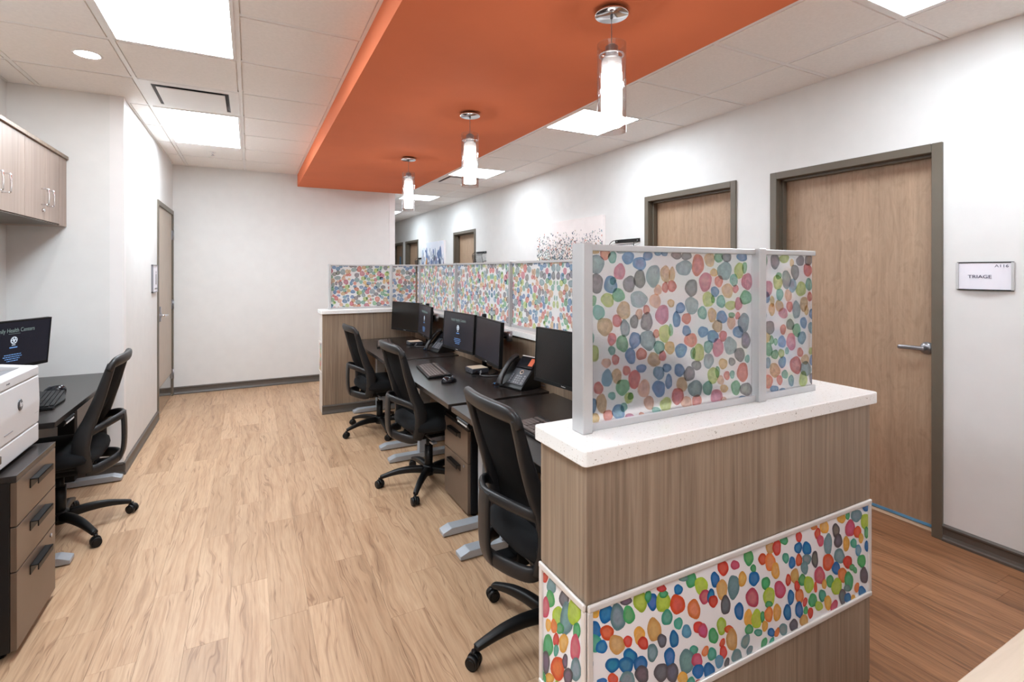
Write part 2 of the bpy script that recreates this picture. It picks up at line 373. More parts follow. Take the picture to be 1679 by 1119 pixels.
DOTS_GR = "1456,1507,21,14,90,G 1450,1474,21,11,-90,b 1508,1508,23,23,67,K 1555,1517,24,14,1,L 1595,1504,13,10,89,Y 1640,1511,21,17,1,K 1687,1514,22,18,2,K 1681,1480,23,21,1,R 1612,1473,24,21,-89,K 1522,1440,24,22,-87,L 1527,1461,15,11,0,G 1567,1448,30,22,-89,T 1600,1428,22,19,-88,b 1644,1416,27,23,-4,L 1687,1431,20,18,-88,g 1469,1420,26,25,-20,P 1463,1392,20,17,-6,B 1532,1400,20,17,-86,g 1576,1396,19,18,-81,S 1494,1379,17,11,-89,Y 1530,1363,20,18,-11,Y 1492,1353,19,16,-86,Y 1583,1359,17,16,-16,R 1550,1338,22,17,-6,P 1660,1365,24,21,-85,M 1692,1389,15,14,-79,R 1619,1347,30,20,-88,T 1674,1343,16,11,-87,Y 1455,1338,15,11,-86,T 1703,1330,18,13,-87,B 1586,1299,20,18,-26,K 1481,1295,25,20,-8,K 1549,1285,17,14,-83,F 1620,1279,22,21,-34,G 1658,1302,19,17,-77,B 1699,1283,19,15,-85,b 1591,1242,27,24,-76,P 1648,1252,22,21,-52,b 1543,1245,20,19,-24,B 1511,1247,11,10,-75,G 1491,1254,14,11,-84,G 1465,1264,20,16,-10,Y 1474,1225,22,20,-39,G 1507,1206,18,15,-15,G 1540,1207,15,14,-35,L 1569,1213,11,10,-59,g 1470,1182,17,16,-41,b 1545,1178,19,18,-60,B 1507,1155,26,22,-25,M 1616,1162,31,27,-23,R 1639,1203,16,15,-28,R 1666,1177,20,17,-17,M 1670,1145,29,24,-15,T 1656,1111,26,21,-77,L 1558,1137,16,14,-29,g 1591,1113,18,15,-71,b 1474,1122,23,20,-67,F 1531,1121,16,14,-56,R 1504,1094,20,12,-9,B 1547,1087,16,6,-7,B 1707,1108,19,17,-51,K 1703,1171,17,12,-86,B 1699,1203,12,12,-55,L 1451,1197,14,8,-87,B"
DOTS_D = "709,682,16,10,-30,Y 743,670,24,18,-54,B 778,650,32,21,-72,T 803,682,19,10,-24,K 812,645,23,16,-65,G 848,666,27,19,-67,L 887,654,22,16,-65,B 873,671,15,10,-78,G 923,643,29,21,-68,L 924,662,16,9,-27,G 917,679,17,9,-24,R 975,658,16,12,-46,B 972,621,29,21,-54,F 936,599,22,16,-56,g 975,571,17,13,-57,g 711,641,23,15,-71,B 699,663,14,6,-86,b 746,624,22,15,-38,F 709,612,24,17,-51,g 730,596,19,13,-42,B 775,586,27,19,-52,M 809,582,16,11,-47,R 845,584,23,16,-64,Y 857,561,19,13,-53,R 893,582,30,21,-66,M 919,546,19,13,-66,K 887,527,24,15,-75,T 960,536,22,15,-69,B 945,495,25,17,-68,B 816,543,24,16,-45,B 803,527,25,17,-45,B 762,542,23,15,-37,B 849,511,26,17,-44,B 853,486,26,17,-44,K 916,467,27,19,-53,K 954,452,27,18,-66,K 807,492,26,15,-33,T 763,509,17,11,-39,F 731,515,15,7,-26,B 699,569,16,6,-87,b 1021,670,22,17,-55,G 993,682,16,8,-21,T 1058,643,27,20,-55,L 1070,611,21,16,-52,P 1110,645,22,15,-72,B 1095,603,23,13,-80,B 1103,589,19,14,-51,R 1137,610,28,20,-69,M 1183,604,33,22,-74,T 1141,668,24,17,-39,R 1189,663,18,12,-30,P 1031,590,28,20,-57,O 1151,564,26,18,-69,K 1206,530,25,17,-75,B 1219,616,22,15,-74,Y 1004,541,20,14,-61,b 1049,537,22,14,-34,R 1064,523,21,15,-62,P 1135,512,24,17,-67,L 1103,496,23,16,-59,G 1165,493,19,10,-26,F 1176,461,30,21,-70,M 1098,449,20,14,-47,g 1142,438,19,13,-61,R 1126,419,20,14,-55,b 1196,407,25,17,-44,T 1030,483,17,11,-38,g 1005,463,35,23,-68,T 1042,452,22,16,-53,P 1046,422,23,16,-48,B 1087,407,26,18,-51,B 991,424,21,14,-49,Y 1048,394,13,5,-25,R 1245,669,24,18,-54,G 1265,633,13,10,-47,G 1268,603,24,18,-45,B 1304,649,19,14,-40,F 1339,631,28,21,-58,O 1339,673,21,15,-30,M 1369,665,23,18,-59,R 1363,599,24,17,-66,Y 1410,624,17,13,-50,g 1440,602,19,14,-70,B 1473,601,19,14,-62,F 1473,671,17,13,-44,R 1470,639,20,15,-33,B 1512,626,24,18,-47,B 1512,593,24,14,-23,T 1501,570,21,16,-54,T 1453,558,24,18,-53,M 1553,582,25,16,-77,K 1422,555,18,11,-80,R 1402,678,19,12,-26,G 1548,683,17,8,-17,O 1261,551,31,22,-44,P 1383,538,29,21,-49,P 1319,575,21,16,-54,G 1334,531,31,22,-67,L 1333,510,17,9,-24,G 1244,499,24,17,-67,Y 1279,485,28,20,-62,L 1305,483,17,9,-82,G 1332,481,23,17,-59,O 1370,475,25,17,-70,Y 1315,453,16,12,-57,Y 1434,500,22,15,-74,B 1418,460,24,17,-68,B 1476,491,24,18,-57,O 1474,450,26,17,-74,B 1464,525,16,12,-64,R 1489,536,20,15,-59,G 1522,513,28,21,-44,L 1542,458,24,18,-51,G 1507,438,13,10,-60,G 1530,423,18,12,-69,R 1498,408,23,17,-54,M 1448,411,23,16,-39,K 1398,416,22,15,-35,T 1247,466,19,12,-34,G 1286,444,19,9,-24,g 1344,425,18,11,-32,B 1556,494,16,8,-83,F 1567,658,18,14,-59,R 1581,633,19,15,-59,P 1601,672,25,19,-37,Y 1621,612,32,21,-78,T 1664,645,23,18,-61,K 1676,609,25,19,-47,K 1694,677,23,15,-23,Y 1729,677,13,11,-57,G 1743,633,30,24,-53,P 1779,666,32,19,-21,T 1786,610,24,17,-30,F 1831,636,28,22,-39,L 1834,685,21,16,-30,B 1806,585,17,13,-63,Y 1721,588,24,17,-73,Y 1763,579,19,14,-43,g 1790,549,20,15,-56,b 1839,550,18,11,-79,B 1839,596,19,13,-77,G 1683,558,31,21,-31,T 1621,555,31,23,-43,F 1665,523,24,18,-47,B 1729,526,26,19,-41,R 1810,508,26,19,-46,G 1754,502,15,10,-29,G 1771,488,13,9,-46,G 1700,492,27,21,-49,O 1735,461,32,23,-68,G 1726,442,20,10,-23,T 1824,456,28,21,-61,K 1577,525,30,23,-44,P 1601,491,16,11,-76,Y 1631,492,22,16,-58,G 1668,464,31,23,-47,L 1591,458,21,16,-57,g 1573,431,21,13,-28,L 1620,427,24,17,-68,Y 1700,422,27,17,-78,K 1729,409,20,15,-38,B 1811,406,23,16,-37,B 1760,400,14,9,-29,Y"
DOTS_S = "1128,671,20,10,-43,R 1096,666,28,15,-48,T 1101,630,27,16,-55,G 1124,594,30,16,-67,P 1036,670,29,16,-53,K 1065,604,36,20,-55,L 1026,625,45,24,-67,T 994,661,37,21,-63,L 1055,583,21,11,-48,G 1110,557,20,11,-63,Y 1083,571,21,12,-61,O 983,621,24,13,-70,G 1073,543,20,11,-57,R 1039,557,29,15,-58,Y 989,578,34,18,-70,P 1112,502,35,19,-66,G 1073,516,18,9,-68,g 1122,452,33,16,-75,K 1066,475,42,21,-55,F 1032,517,20,10,-69,K 987,528,34,17,-68,T 1104,423,27,10,-43,Y 1019,489,28,14,-60,K"

# =====================================================================
# ROOM SHELL
# =====================================================================
XL, XR, YF, XH, YE = -0.815, 3.37, 7.15, 1.837, 14.5     # left wall, right wall, far wall, hall corner, hall end
CZ = 2.74
YB = -3.2
# ---- floor
fl = struct(obj('floor', box(BM(), -1.7, 3.7, YB, YE, -.1, -.004), 'floor_l'))
PW, PL = .152, .914
def plank_me(name, m):
    b = BM(); box(b, -PW/2+.0004, PW/2-.0004, -PL/2+.0004, PL/2-.0004, -.004, 0)
    me = bpy.data.meshes.new(name); b.to_mesh(me); b.free(); me.materials.append(M[m]); return me
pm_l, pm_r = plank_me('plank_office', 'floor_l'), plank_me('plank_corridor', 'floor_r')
def cam_xy(X, Y):
    s_, c_ = math.sin(math.atan(429.5/822)), math.cos(math.atan(429.5/822))
    d = X*s_+Y*c_; return (839.5+822*(X*c_-Y*s_)/max(d, .05), d)
rest_l, rest_r = BM(), BM()
cols = []
k = 0
x = XL-.63+PW/2
cells = []
while x < XR+.05:
    r = random.random()*PL
    y = YB-PL+r
    while y < YE:
        cells.append((x, y+PL/2)); y += PL
    x += PW
shown = []
for (x, y) in cells:
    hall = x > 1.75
    px, d = cam_xy(x, y)
    vis = d > .25 and -200 < px < 1900 and ((not hall and x > -1.0 and y < 7.3 and y > .9) or (hall and .2 < y < 3.2 and px > 1300))
    if x < XL-.05 and y > 4.9: continue
    if x < -1.47: continue
    if not hall and y > YF+.4: continue
    shown.append((d if vis else 99, x, y, hall, vis))
shown.sort()
cnt = 0
for d, x, y, hall, vis in shown:
    if vis and cnt < 295:
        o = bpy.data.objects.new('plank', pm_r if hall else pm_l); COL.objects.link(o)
        o.parent = fl
        o.location = Vector((x, y, 0)) - wm(fl).translation
        cnt += 1
    else:
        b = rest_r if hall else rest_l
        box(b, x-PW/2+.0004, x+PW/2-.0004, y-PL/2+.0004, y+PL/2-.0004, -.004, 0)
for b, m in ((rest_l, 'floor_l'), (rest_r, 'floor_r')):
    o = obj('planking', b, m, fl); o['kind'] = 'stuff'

# ---- walls
def wall_obj(name, boxes, m='wall'):
    b = BM()
    for q in boxes: box(b, *q)
    return struct(obj(name, b, m))
DW = .05   # frame face
right_doors = [(1.341, 2.368), (2.658, 3.681), (7.77, 8.797), (11.016, 12.05), (12.289, 13.32)]
DT = 2.185
segs = []
y = YB
for a, b_ in right_doors:
    segs.append((XR, XR+.2, y, a+.02, 0, 2.9)); segs.append((XR, XR+.2, a+.02, b_-.02, DT-.02, 2.9)); y = b_-.02
segs.append((XR, XR+.2, y, YE, 0, 2.9))
wall_obj('wall_right', segs)
wall_obj('wall_left', [(XL-.14, XL, 4.53, 6.04, 0, 2.9), (XL-.14, XL, 6.04, 7.12, DT-.02, 2.9), (XL-.14, XL, 7.12, YF+.15, 0, 2.9)])
wall_obj('wall_alcove_end', [(-1.6, XL-.14, 4.53, 4.67, 0, 2.9)])
wall_obj('wall_alcove', [(-1.6, -1.443, YB, 4.53, 0, 2.9)])
wall_obj('wall_far', [(XL, XH, YF, YF+.15, 0, 2.9)])
wall_obj('wall_corridor_left', [(XH-.15, XH, YF+.15, YE, 0, 2.9)])
wall_obj('wall_corridor_end', [(XH-.15, XR, YE, YE+.15, 0, 2.9)])
wall_obj('wall_back', [(-1.6, XR, YB-.15, YB, 0, 2.9)])
# corner guards
def guard(name, b): return struct(obj(name, b, 'wall_trim'))
b = prism(BM(), [(XH-.078, YF-.004), (XH+.004, YF-.004), (XH+.004, YF+.078), (XH, YF+.078), (XH, YF), (XH-.078, YF)], 'z', .09, 2.74); guard('trim_1', b)
b = prism(BM(), [(XL-.078, 4.526), (XL+.004, 4.526), (XL+.004, 4.60), (XL, 4.60), (XL, 4.53), (XL-.078, 4.53)], 'z', .09, 2.74); guard('trim_2', b)

# ---- base boards (cove profile)
def base_prof(t_=1):
    return [(0, 0), (.018, 0), (.018, .012), (.013, .020), (.009, .034), (.009, .066), (.014, .074), (.014, .082), (.006, .088), (0, .09)]
def baseboard(name, x0, y0, x1, y1, nx, ny):
    """runs from (x0,y0) to (x1,y1); (nx,ny) points into the room"""
    b = BM(); A = []; B = []
    for d_, z in base_prof():
        A.append(b.verts.new((x0+nx*d_, y0+ny*d_, z))); B.append(b.verts.new((x1+nx*d_, y1+ny*d_, z)))
    n = len(A)
    b.faces.new(A); b.faces.new(B[::-1])
    for i in range(n): b.faces.new((A[i], A[(i+1) % n], B[(i+1) % n], B[i]))
    return b
y = YB
bb = [(YB, 1.341), (2.368, 2.658), (3.681, 7.77), (8.797, 11.016), (12.05, 12.289), (13.32, YE)]
for i, (a, c_) in enumerate(bb):
    struct(obj('baseboard_right' if i == 0 else 'baseboard_right_%d' % (i+1), baseboard('', XR, a, XR, c_, -1, 0), 'base'))
struct(obj('baseboard_far', baseboard('', XL, YF, XH+.014, YF, 0, -1), 'base'))
struct(obj('baseboard_left', baseboard('', XL, 4.516, XL, 6.02, 1, 0), 'base'))
struct(obj('baseboard_alcove_end', baseboard('', -1.443, 4.53, XL+.014, 4.53, 0, -1), 'base'))
struct(obj('baseboard_alcove', baseboard('', -1.443, YB, -1.443, 4.53, 1, 0), 'base'))
struct(obj('baseboard_corridor', baseboard('', XH, YF, XH, YE, 1, 0), 'base'))

# ---- ceiling: deck, tiles, grid
ce = struct(obj('ceiling', box(BM(), -1.6, XR+.2, YB-.15, YE+.15, 2.79, 2.9), 'tile'))
G = .61
tile_meshes = {}
def tile(x0, x1, y0, y1, cut=None):
    w, l = x1-x0, y1-y0
    if w < .03 or l < .03: return
    key = (round(w, 3), round(l, 3))
    if key not in tile_meshes:
        b = BM(); w2, l2 = w/2-.006, l/2-.006
        # tegular tile: body above, slightly smaller proud face
        box(b, -w2, w2, -l2, l2, .006, .014)
        box(b, -w2+.012, w2-.012, -l2+.012, l2-.012, -.006, .006)
        me = bpy.data.meshes.new('ceiling_tile'); b.to_mesh(me); b.free(); me.materials.append(M['tile'])
        tile_meshes[key] = me
    o = bpy.data.objects.new('ceiling_tile', tile_meshes[key]); COL.objects.link(o); o.parent = ce
    o.location = Vector(((x0+x1)/2, (y0+y1)/2, CZ+.004)) - wm(ce).translation
def runner(x0, x1, y0, y1):
    if abs(x1-x0) > abs(y1-y0): b = box(BM(), x0, x1, y0-.012, y0+.012, CZ-.0002, CZ+.011, .001, 1)
    else: b = box(BM(), x0-.012, x0+.012, y0, y1, CZ-.001, CZ+.012, .001, 1)
    return obj('grid_runner', b, 'grid', ce)
rowsL = [2.815+.614*k_ for k_ in range(-10, 8)]; rowsL = [r for r in rowsL if r < YF-.01]
colsL = [-1.28, -.67, -.06, .545]
rowsH = [1.325+.615*k_ for k_ in range(-8, 22)]; rowsH = [r for r in rowsH if YB < r < YE-.05]
colsH = [2.278, 2.892]
special = {}   # cells taken by fixtures: (side, col, row)
def cell_taken(x0, y0, taken): return any(abs(x0-a) < .05 and abs(y0-b_) < .05 for a, b_ in taken)
takenL = []; takenH = []
lightsL = [(-.67, 4.657), (-.67, 2.201), (-.67, -.869)]     # 2x4 troffers, last one added unseen to even the light: (x0, y0)
for a, b_ in lightsL: takenL += [(a, b_), (a, b_+.614)]
ventL = (-.67, 4.043); takenL.append(ventL)
lightsH = [(2.278, 1.325+.615*q) for q in (-5, -1, 3, 7, 11, 15)]  # first panel is added behind the camera to even the light
takenH += lightsH
ventH = (2.278, 1.325+.615*8); takenH.append(ventH)
# left field
yr = [YB]+rowsL+[YF]
for i in range(len(yr)-1):
    a, b_ = yr[i], yr[i+1]
    xs = [-1.443]+colsL
    for j in range(len(xs)-1):
        x0, x1 = xs[j], xs[j+1]
        if b_ > 4.6 and a > 4.4:
            if x1 < XL: continue
            x0 = max(x0, XL)
        elif b_ > 4.53 and x1 <= XL-.0: b2 = 4.53; tile(x0, x1, a, min(b_, 4.53)); continue
        if cell_taken(x0, a, takenL): continue
        tile(x0, x1, a, b_)
for r in rowsL:
    x0 = -1.443 if r < 4.53 else XL
    if r in (): continue
    runner(x0, .545, r, r)
runner(-1.28, -1.28, YB, 4.53)
for xg in (-.67, -.06): runner(xg, xg, YB, YF)
# corridor field
yr = [YB]+rowsH+[YE]
for i in range(len(yr)-1):
    a, b_ = yr[i], yr[i+1]
    xs = [1.995]+colsH+[XR] if a < YF-.2 else [XH]+colsH+[XR]
    for j in range(len(xs)-1):
        if cell_taken(xs[j], a, takenH): continue
        tile(xs[j], xs[j+1], a, b_)
for r in rowsH: runner(1.995 if r < YF else XH, XR, r, r)
for xg in colsH: runner(xg, xg, YB, YE)
# wall angles
for q in ((XL, XL, 4.53, YF), (-1.443, -1.443, YB, 4.53), (XR, XR, YB, YE), (.545, .545, YB, YF), (XL, .545, YF, YF), (-1.443, XL, 4.53, 4.53)):
    x0, x1, y0, y1 = q
    runner(x0, x1, y0, y1).name = 'wall_angle'

# ---- orange dropped bulkhead
b = BM(); box(b, .552, 1.99, YB, YF, 2.585, 2.79)
sof = struct(obj('ceiling_bulkhead', b, 'orange'))

# ---- fixtures in the ceiling
def troffer(x0, y0, l, label, group):
    t_ = thing('ceiling_light', label, 'light', (x0+.305, y0+l/2, CZ), group=group)
    b = BM()
    x1, y1 = x0+.61, y0+l
    for q in ((x0+.012, x1-.012, y0+.012, y0+.03), (x0+.012, x1-.012, y1-.03, y1-.012), (x0+.012, x0+.03, y0+.03, y1-.03), (x1-.03, x1-.012, y0+.03, y1-.03)):
        box(b, q[0], q[1], q[2], q[3], CZ-.007, CZ+.012, .001, 1)
    obj('frame', b, 'grid', t_)
    obj('diffuser', box(BM(), x0+.03, x1-.03, y0+.03, y1-.03, CZ-.0035, CZ+.005), 'lit', t_)
    return t_
for (x, y), lb in zip(lightsL, ('long bright ceiling panel beside the slotted air diffuser, nearest the blank far wall', 'long bright ceiling panel at the top edge, nearer than the air diffuser', 'unseen long ceiling panel behind the viewpoint, added to even the light over the office aisle')):
    troffer(x, y, 1.228, lb, 'ceiling panels over the office aisle')
for (x, y), lb in zip(lightsH, ('unseen square ceiling panel over the corridor behind the viewpoint, added to even the light', 'square bright corridor ceiling panel above the TRIAGE door wall, in the top right corner', 'square bright corridor ceiling panel behind the nearest glass pendant', 'square bright corridor ceiling panel beside the corridor air diffuser', 'square bright corridor ceiling panel behind the farthest pendant', 'farthest square corridor ceiling panel, just right of the white wall end')):
    troffer(x, y, .615, lb, 'square ceiling panels over the corridor')
def vent(x0, y0, l, label):
    t_ = thing('air_diffuser', label, 'air vent', (x0+.305, y0+l/2, CZ))
    x1, y1 = x0+.61, y0+l
    obj('backing', box(BM(), x0+.012, x1-.012, y0+.012, y1-.012, CZ+.035, CZ+.04), 'dark_tray', t_)
    b = BM()
    e0, e1 = .075, .012
    for q in ((x0+e1, x1-e1, y0+e1, y0+e0), (x0+e1, x1-e1, y1-e0, y1-e1), (x0+e1, x0+e0, y0+e0, y1-e0), (x1-e0, x1-e1, y0+e0, y1-e0)):
        box(b, *q, CZ-.002, CZ+.004)
    obj('frame', b, 'grid', t_)
    b = BM()   # sloping cone walls
    o_, i_ = (x0+e0, x1-e0, y0+e0, y1-e0), (x0+.12, x1-.12, y0+.12, y1-.12)
    P = [(o_[0], o_[2]), (o_[1], o_[2]), (o_[1], o_[3]), (o_[0], o_[3])]; Q = [(i_[0], i_[2]), (i_[1], i_[2]), (i_[1], i_[3]), (i_[0], i_[3])]
    A = [b.verts.new((u, v_, CZ)) for u, v_ in P]; B = [b.verts.new((u, v_, CZ+.034)) for u, v_ in Q]
    for i in range(4): b.faces.new((A[i], A[(i+1) % 4], B[(i+1) % 4], B[i]))
    obj('cone', b, 'grey_pl', t_)
    obj('face_plate', box(BM(), x0+.10, x1-.10, y0+.10, y1-.10, CZ-.012, CZ-.006, .002), 'grid', t_)
    b = BM(); cyl(b, ((x0+x1)/2, (y0+y1)/2, CZ-.006), ((x0+x1)/2, (y0+y1)/2, CZ+.03), .03); obj('hub', b, 'black', t_)
    return t_
vent(*ventL, .614, 'white square air diffuser in the office ceiling between two bright panels')
vent(*ventH, .615, 'white square air diffuser in the corridor ceiling beyond the middle pendant')
# one seen downlight; two more added out of view to brighten the alcove
for dx_, dy_, lb_ in ((-.84, 3.735, 'small round recessed downlight in the office ceiling, left of the long panels'), (-1.0, 1.6, 'added unseen downlight over the raised desk, brightening the alcove'), (-1.0, -.5, 'added unseen downlight behind the viewpoint, brightening the alcove')):
    t_ = thing('downlight', lb_, 'light', (dx_, dy_, CZ), group='recessed downlights')
    b = lathe(BM(), [(.052, .006), (.054, -.003), (.068, -.005), (.075, -.001), (.075, .004)], (dx_, dy_, CZ)); obj('trim_ring', b, 'grid', t_)
    b = BM(); cyl(b, (dx_, dy_, CZ-.004), (dx_, dy_, CZ-.001), .053, n=28); obj('lens', b, 'lit_d', t_)
def sprinkler(x, y, label):
    t_ = thing('sprinkler_head', label, 'sprinkler', (x, y, CZ))
    b = lathe(BM(), [(.0, -.006), (.03, -.005), (.035, .002)], (x, y, CZ), 20); obj('escutcheon', b, 'grid', t_)
    b = BM(); cyl(b, (x, y, CZ-.035), (x, y, CZ-.004), .006, n=10); cyl(b, (x, y, CZ-.042), (x, y, CZ-.038), .02, n=16)
    for s_ in (-1, 1): tube(b, [(x+s_*.004, y, CZ-.008), (x+s_*.014, y, CZ-.022), (x+s_*.004, y, CZ-.038)], .0022)
    obj('nozzle', b, 'chrome', t_)
sprinkler(-.35, 6.19, 'tiny sprinkler head beyond the far long ceiling panel')
sprinkler(-.98, 3.0, 'tiny sprinkler head in the top left corner of the ceiling')

# ---- doors in the right wall
def hall_door(idx, a, b_, handle=True, vision=False):
    nm = 'door_%d' % idx
    R = .10
    leaf = struct(obj(nm, box(BM(), XR+R, XR+R+.045, a+DW-.005, b_-DW+.005, .012, DT-DW+.005), 'door'))
    b = BM()   # frame: face, jambs, stop
    for (y0, y1, z0, z1) in ((a, a+DW, 0, DT), (b_-DW, b_, 0, DT), (a+DW, b_-DW, DT-DW, DT)):
        box(b, XR-.014, XR+.02, y0, y1, z0, z1, .003, 1)
    box(b, XR+.02, XR+.16, a+.02, a+DW, 0, DT); box(b, XR+.02, XR+.16, b_-DW, b_-.02, 0, DT); box(b, XR+.02, XR+.16, a+DW, b_-DW, DT-DW, DT-.02)
    # rebate stop
    box(b, XR+.045, XR+.085, a+DW, a+DW+.014, 0, DT-DW, .001, 1); box(b, XR+.045, XR+.085, b_-DW-.014, b_-DW, 0, DT-DW, .001, 1); box(b, XR+.045, XR+.085, a+DW, b_-DW, DT-DW-.014, DT-DW, .001, 1)
    obj('door_frame', b, 'frame', leaf)
    if handle:
        hz, hy = 1.03, a+DW+.065
        b = lathe(BM(), [(0, -.018), (.012, -.022), (.024, -.018), (.034, -.008), (.036, 0)], (XR+R, hy, hz), 28, 'x')
        cyl(b, (XR+R-.055, hy, hz), (XR+R, hy, hz), .011, n=16)
        r = obj('handle_rose', b, 'hinge', leaf)
        b = BM(); sweep(b, smooth_path([(XR+R-.052, hy-.008, hz), (XR+R-.058, hy+.03, hz+.001), (XR+R-.056, hy+.08, hz), (XR+R-.05, hy+.125, hz-.004)]), [.024]*12+[.02], .014, side=(0, 0, 1))
        o = obj('lever', b, 'hinge', leaf)
    if vision:
        b = BM(); yv = b_-.42; box(b, XR+R-.006, XR+R, yv-.07, yv+.07, 1.0, 1.85, .002, 1); o = obj('vision_panel_frame', b, 'frame', leaf)
        b = BM(); box(b, XR+R-.008, XR+R-.006, yv-.055, yv+.055, 1.015, 1.835); o = obj('vision_panel', b, 'blue_film', leaf)
        o['label'] = 'narrow bluish glass vision panel'
    return leaf
for i, (a, b_) in enumerate(right_doors):
    d_ = hall_door(i+1, a, b_, True, i == 4)
    if i == 0:
        o = obj('bottom_film', box(BM(), XR+.097, XR+.1, a+DW, b_-DW, .002, .018), 'blue_film', d_); o['label'] = 'thin light blue strip along the door bottom'
# ---- door in the left wall (tan steel, seen at a grazing angle)
a, b_ = 6.02, 7.14
lf = struct(obj('door_6', box(BM(), XL-.05, XL-.004, a+DW, b_-DW+.01, .012, DT-DW), 'door_tan'))
b = BM()
for (y0, y1, z0, z1) in ((a, a+DW, 0, DT), (b_-DW, b_, 0, DT), (a+DW, b_-DW, DT-DW, DT)): box(b, XL-.13, XL+.012, y0, y1, z0, z1, .003, 1)
obj('door_frame', b, 'frame', lf)
for z in (1.895, 1.083, .264):
    b = BM(); cyl(b, (XL+.012, b_-DW+.004, z-.055), (XL+.012, b_-DW+.004, z+.055), .008, n=12); box(b, XL-.006, XL+.006, b_-DW-.03, b_-DW+.03, z-.055, z+.055, .001, 1)
    obj('hinge', b, 'hinge', lf)
b = lathe(BM(), [(0, .018), (.026, .016), (.034, .006), (.034, 0)], (XL, 6.18, 1.02), 20, 'x'); box(b, XL-.002, XL+.012, 6.15, 6.21, .96, 1.11, .003)
obj('handle_rose', b, 'hinge', lf)
b = BM(); cyl(b, (XL, 6.18, 1.02), (XL+.055, 6.18, 1.02), .01, n=12); sweep(b, [(XL+.055, 6.17, 1.02), (XL+.058, 6.24, 1.02), (XL+.052, 6.31, 1.018)], .022, .013, side=(0, 0, 1)); obj('lever', b, 'chrome', lf)
obj('kick_plate', box(BM(), XL-.004, XL-.001, a+DW+.02, b_-DW-.02, .03, .28, .001, 1), 'kick', lf)

# ---- signs
sg = thing('room_sign', 'curved white TRIAGE room sign with A116 beside the nearest wood door', 'sign', (XR, 1.1665, 1.373))
y0, y1, z0, z1 = 1.054, 1.279, 1.378, 1.520
b = BM(); n = 12; front = []; 
prof = [(XR-.004-.016*(1-((i/n)*2-1)**2), y0+(y1-y0)*i/n) for i in range(n+1)]
poly = [(u, v_) for u, v_ in prof]+[(XR, y1), (XR, y0)]
prism(b, poly, 'z', z0, z1); obj('plate', b, 'sign', sg)
for zz in (z0, z1):
    b = BM(); pp = [(u-.002, v_) for u, v_ in prof]+[(XR, y1+.001), (XR, y0-.001)]
    prism(b, pp, 'z', zz-.003, zz+.003); obj('edge_rail', b, 'black', sg)
b = BM(); box(b, XR-.012, XR-.001, y0-.004, y0+.008, z0, z1, .002); obj('side_clip', b, 'alu', sg); b = box(BM(), XR-.012, XR-.001, y1-.008, y1+.004, z0, z1, .002); obj('side_clip', b, 'alu', sg)
for s_, sz, yy, zz in (('TRIAGE', .0235, 1.180, 1.446), ('A116', .020, 1.096, 1.501)):
    text('lettering', s_, sz, (XR-.0215 if s_ == 'TRIAGE' else XR-.0145, yy, zz), (0 if s_ == 'TRIAGE' else -.0, -1, 0) if s_ == 'TRIAGE' else (.10, -1, 0), (0, 0, 1), 'ink', sg, sx=1.22)
b = BM()
for yy, zz in [(1.205+.004*i, 1.424+.003*(i % 2)) for i in range(-1, 6)]+[(1.11-.004*i, 1.488+.003*(i % 2)) for i in range(6)]:
    yy = yy-.03 if zz < 1.45 else yy-.002
    cyl(b, (XR-.0225 if zz < 1.45 else XR-.0165, yy, zz), (XR-.018 if zz < 1.45 else XR-.010, yy, zz), .0009, n=6)
o = obj('braille_dots', b, 'sign', sg); o['kind'] = 'stuff'
sg = thing('restroom_sign', 'narrow white sign with a grey figure beside the tan door', 'sign', (XL, 5.82, 1.274))
obj('plate', box(BM(), XL, XL+.012, 5.69, 5.95, 1.274, 1.529, .003), 'sign', sg)
b = BM()
for q in ((5.685, 5.955, 1.27, 1.279), (5.685, 5.955, 1.524, 1.533), (5.685, 5.694, 1.27, 1.533), (5.946, 5.955, 1.27, 1.533)): box(b, XL, XL+.016, *q)
obj('border', b, 'grey_pl', sg)
b = BM(); yc = 5.87
cyl(b, (XL+.012, yc, 1.462), (XL+.0135, yc, 1.462), .012, n=16); box(b, XL+.012, XL+.0135, yc-.02, yc+.02, 1.40, 1.445); box(b, XL+.012, XL+.0135, yc-.017, yc-.003, 1.345, 1.40); box(b, XL+.012, XL+.0135, yc+.003, yc+.017, 1.345, 1.40)
obj('figure_pictogram', b, 'logo_grey', sg)
obj('caption_bar', box(BM(), XL+.012, XL+.0135, 5.80, 5.93, 1.30, 1.312), 'logo_grey', sg)

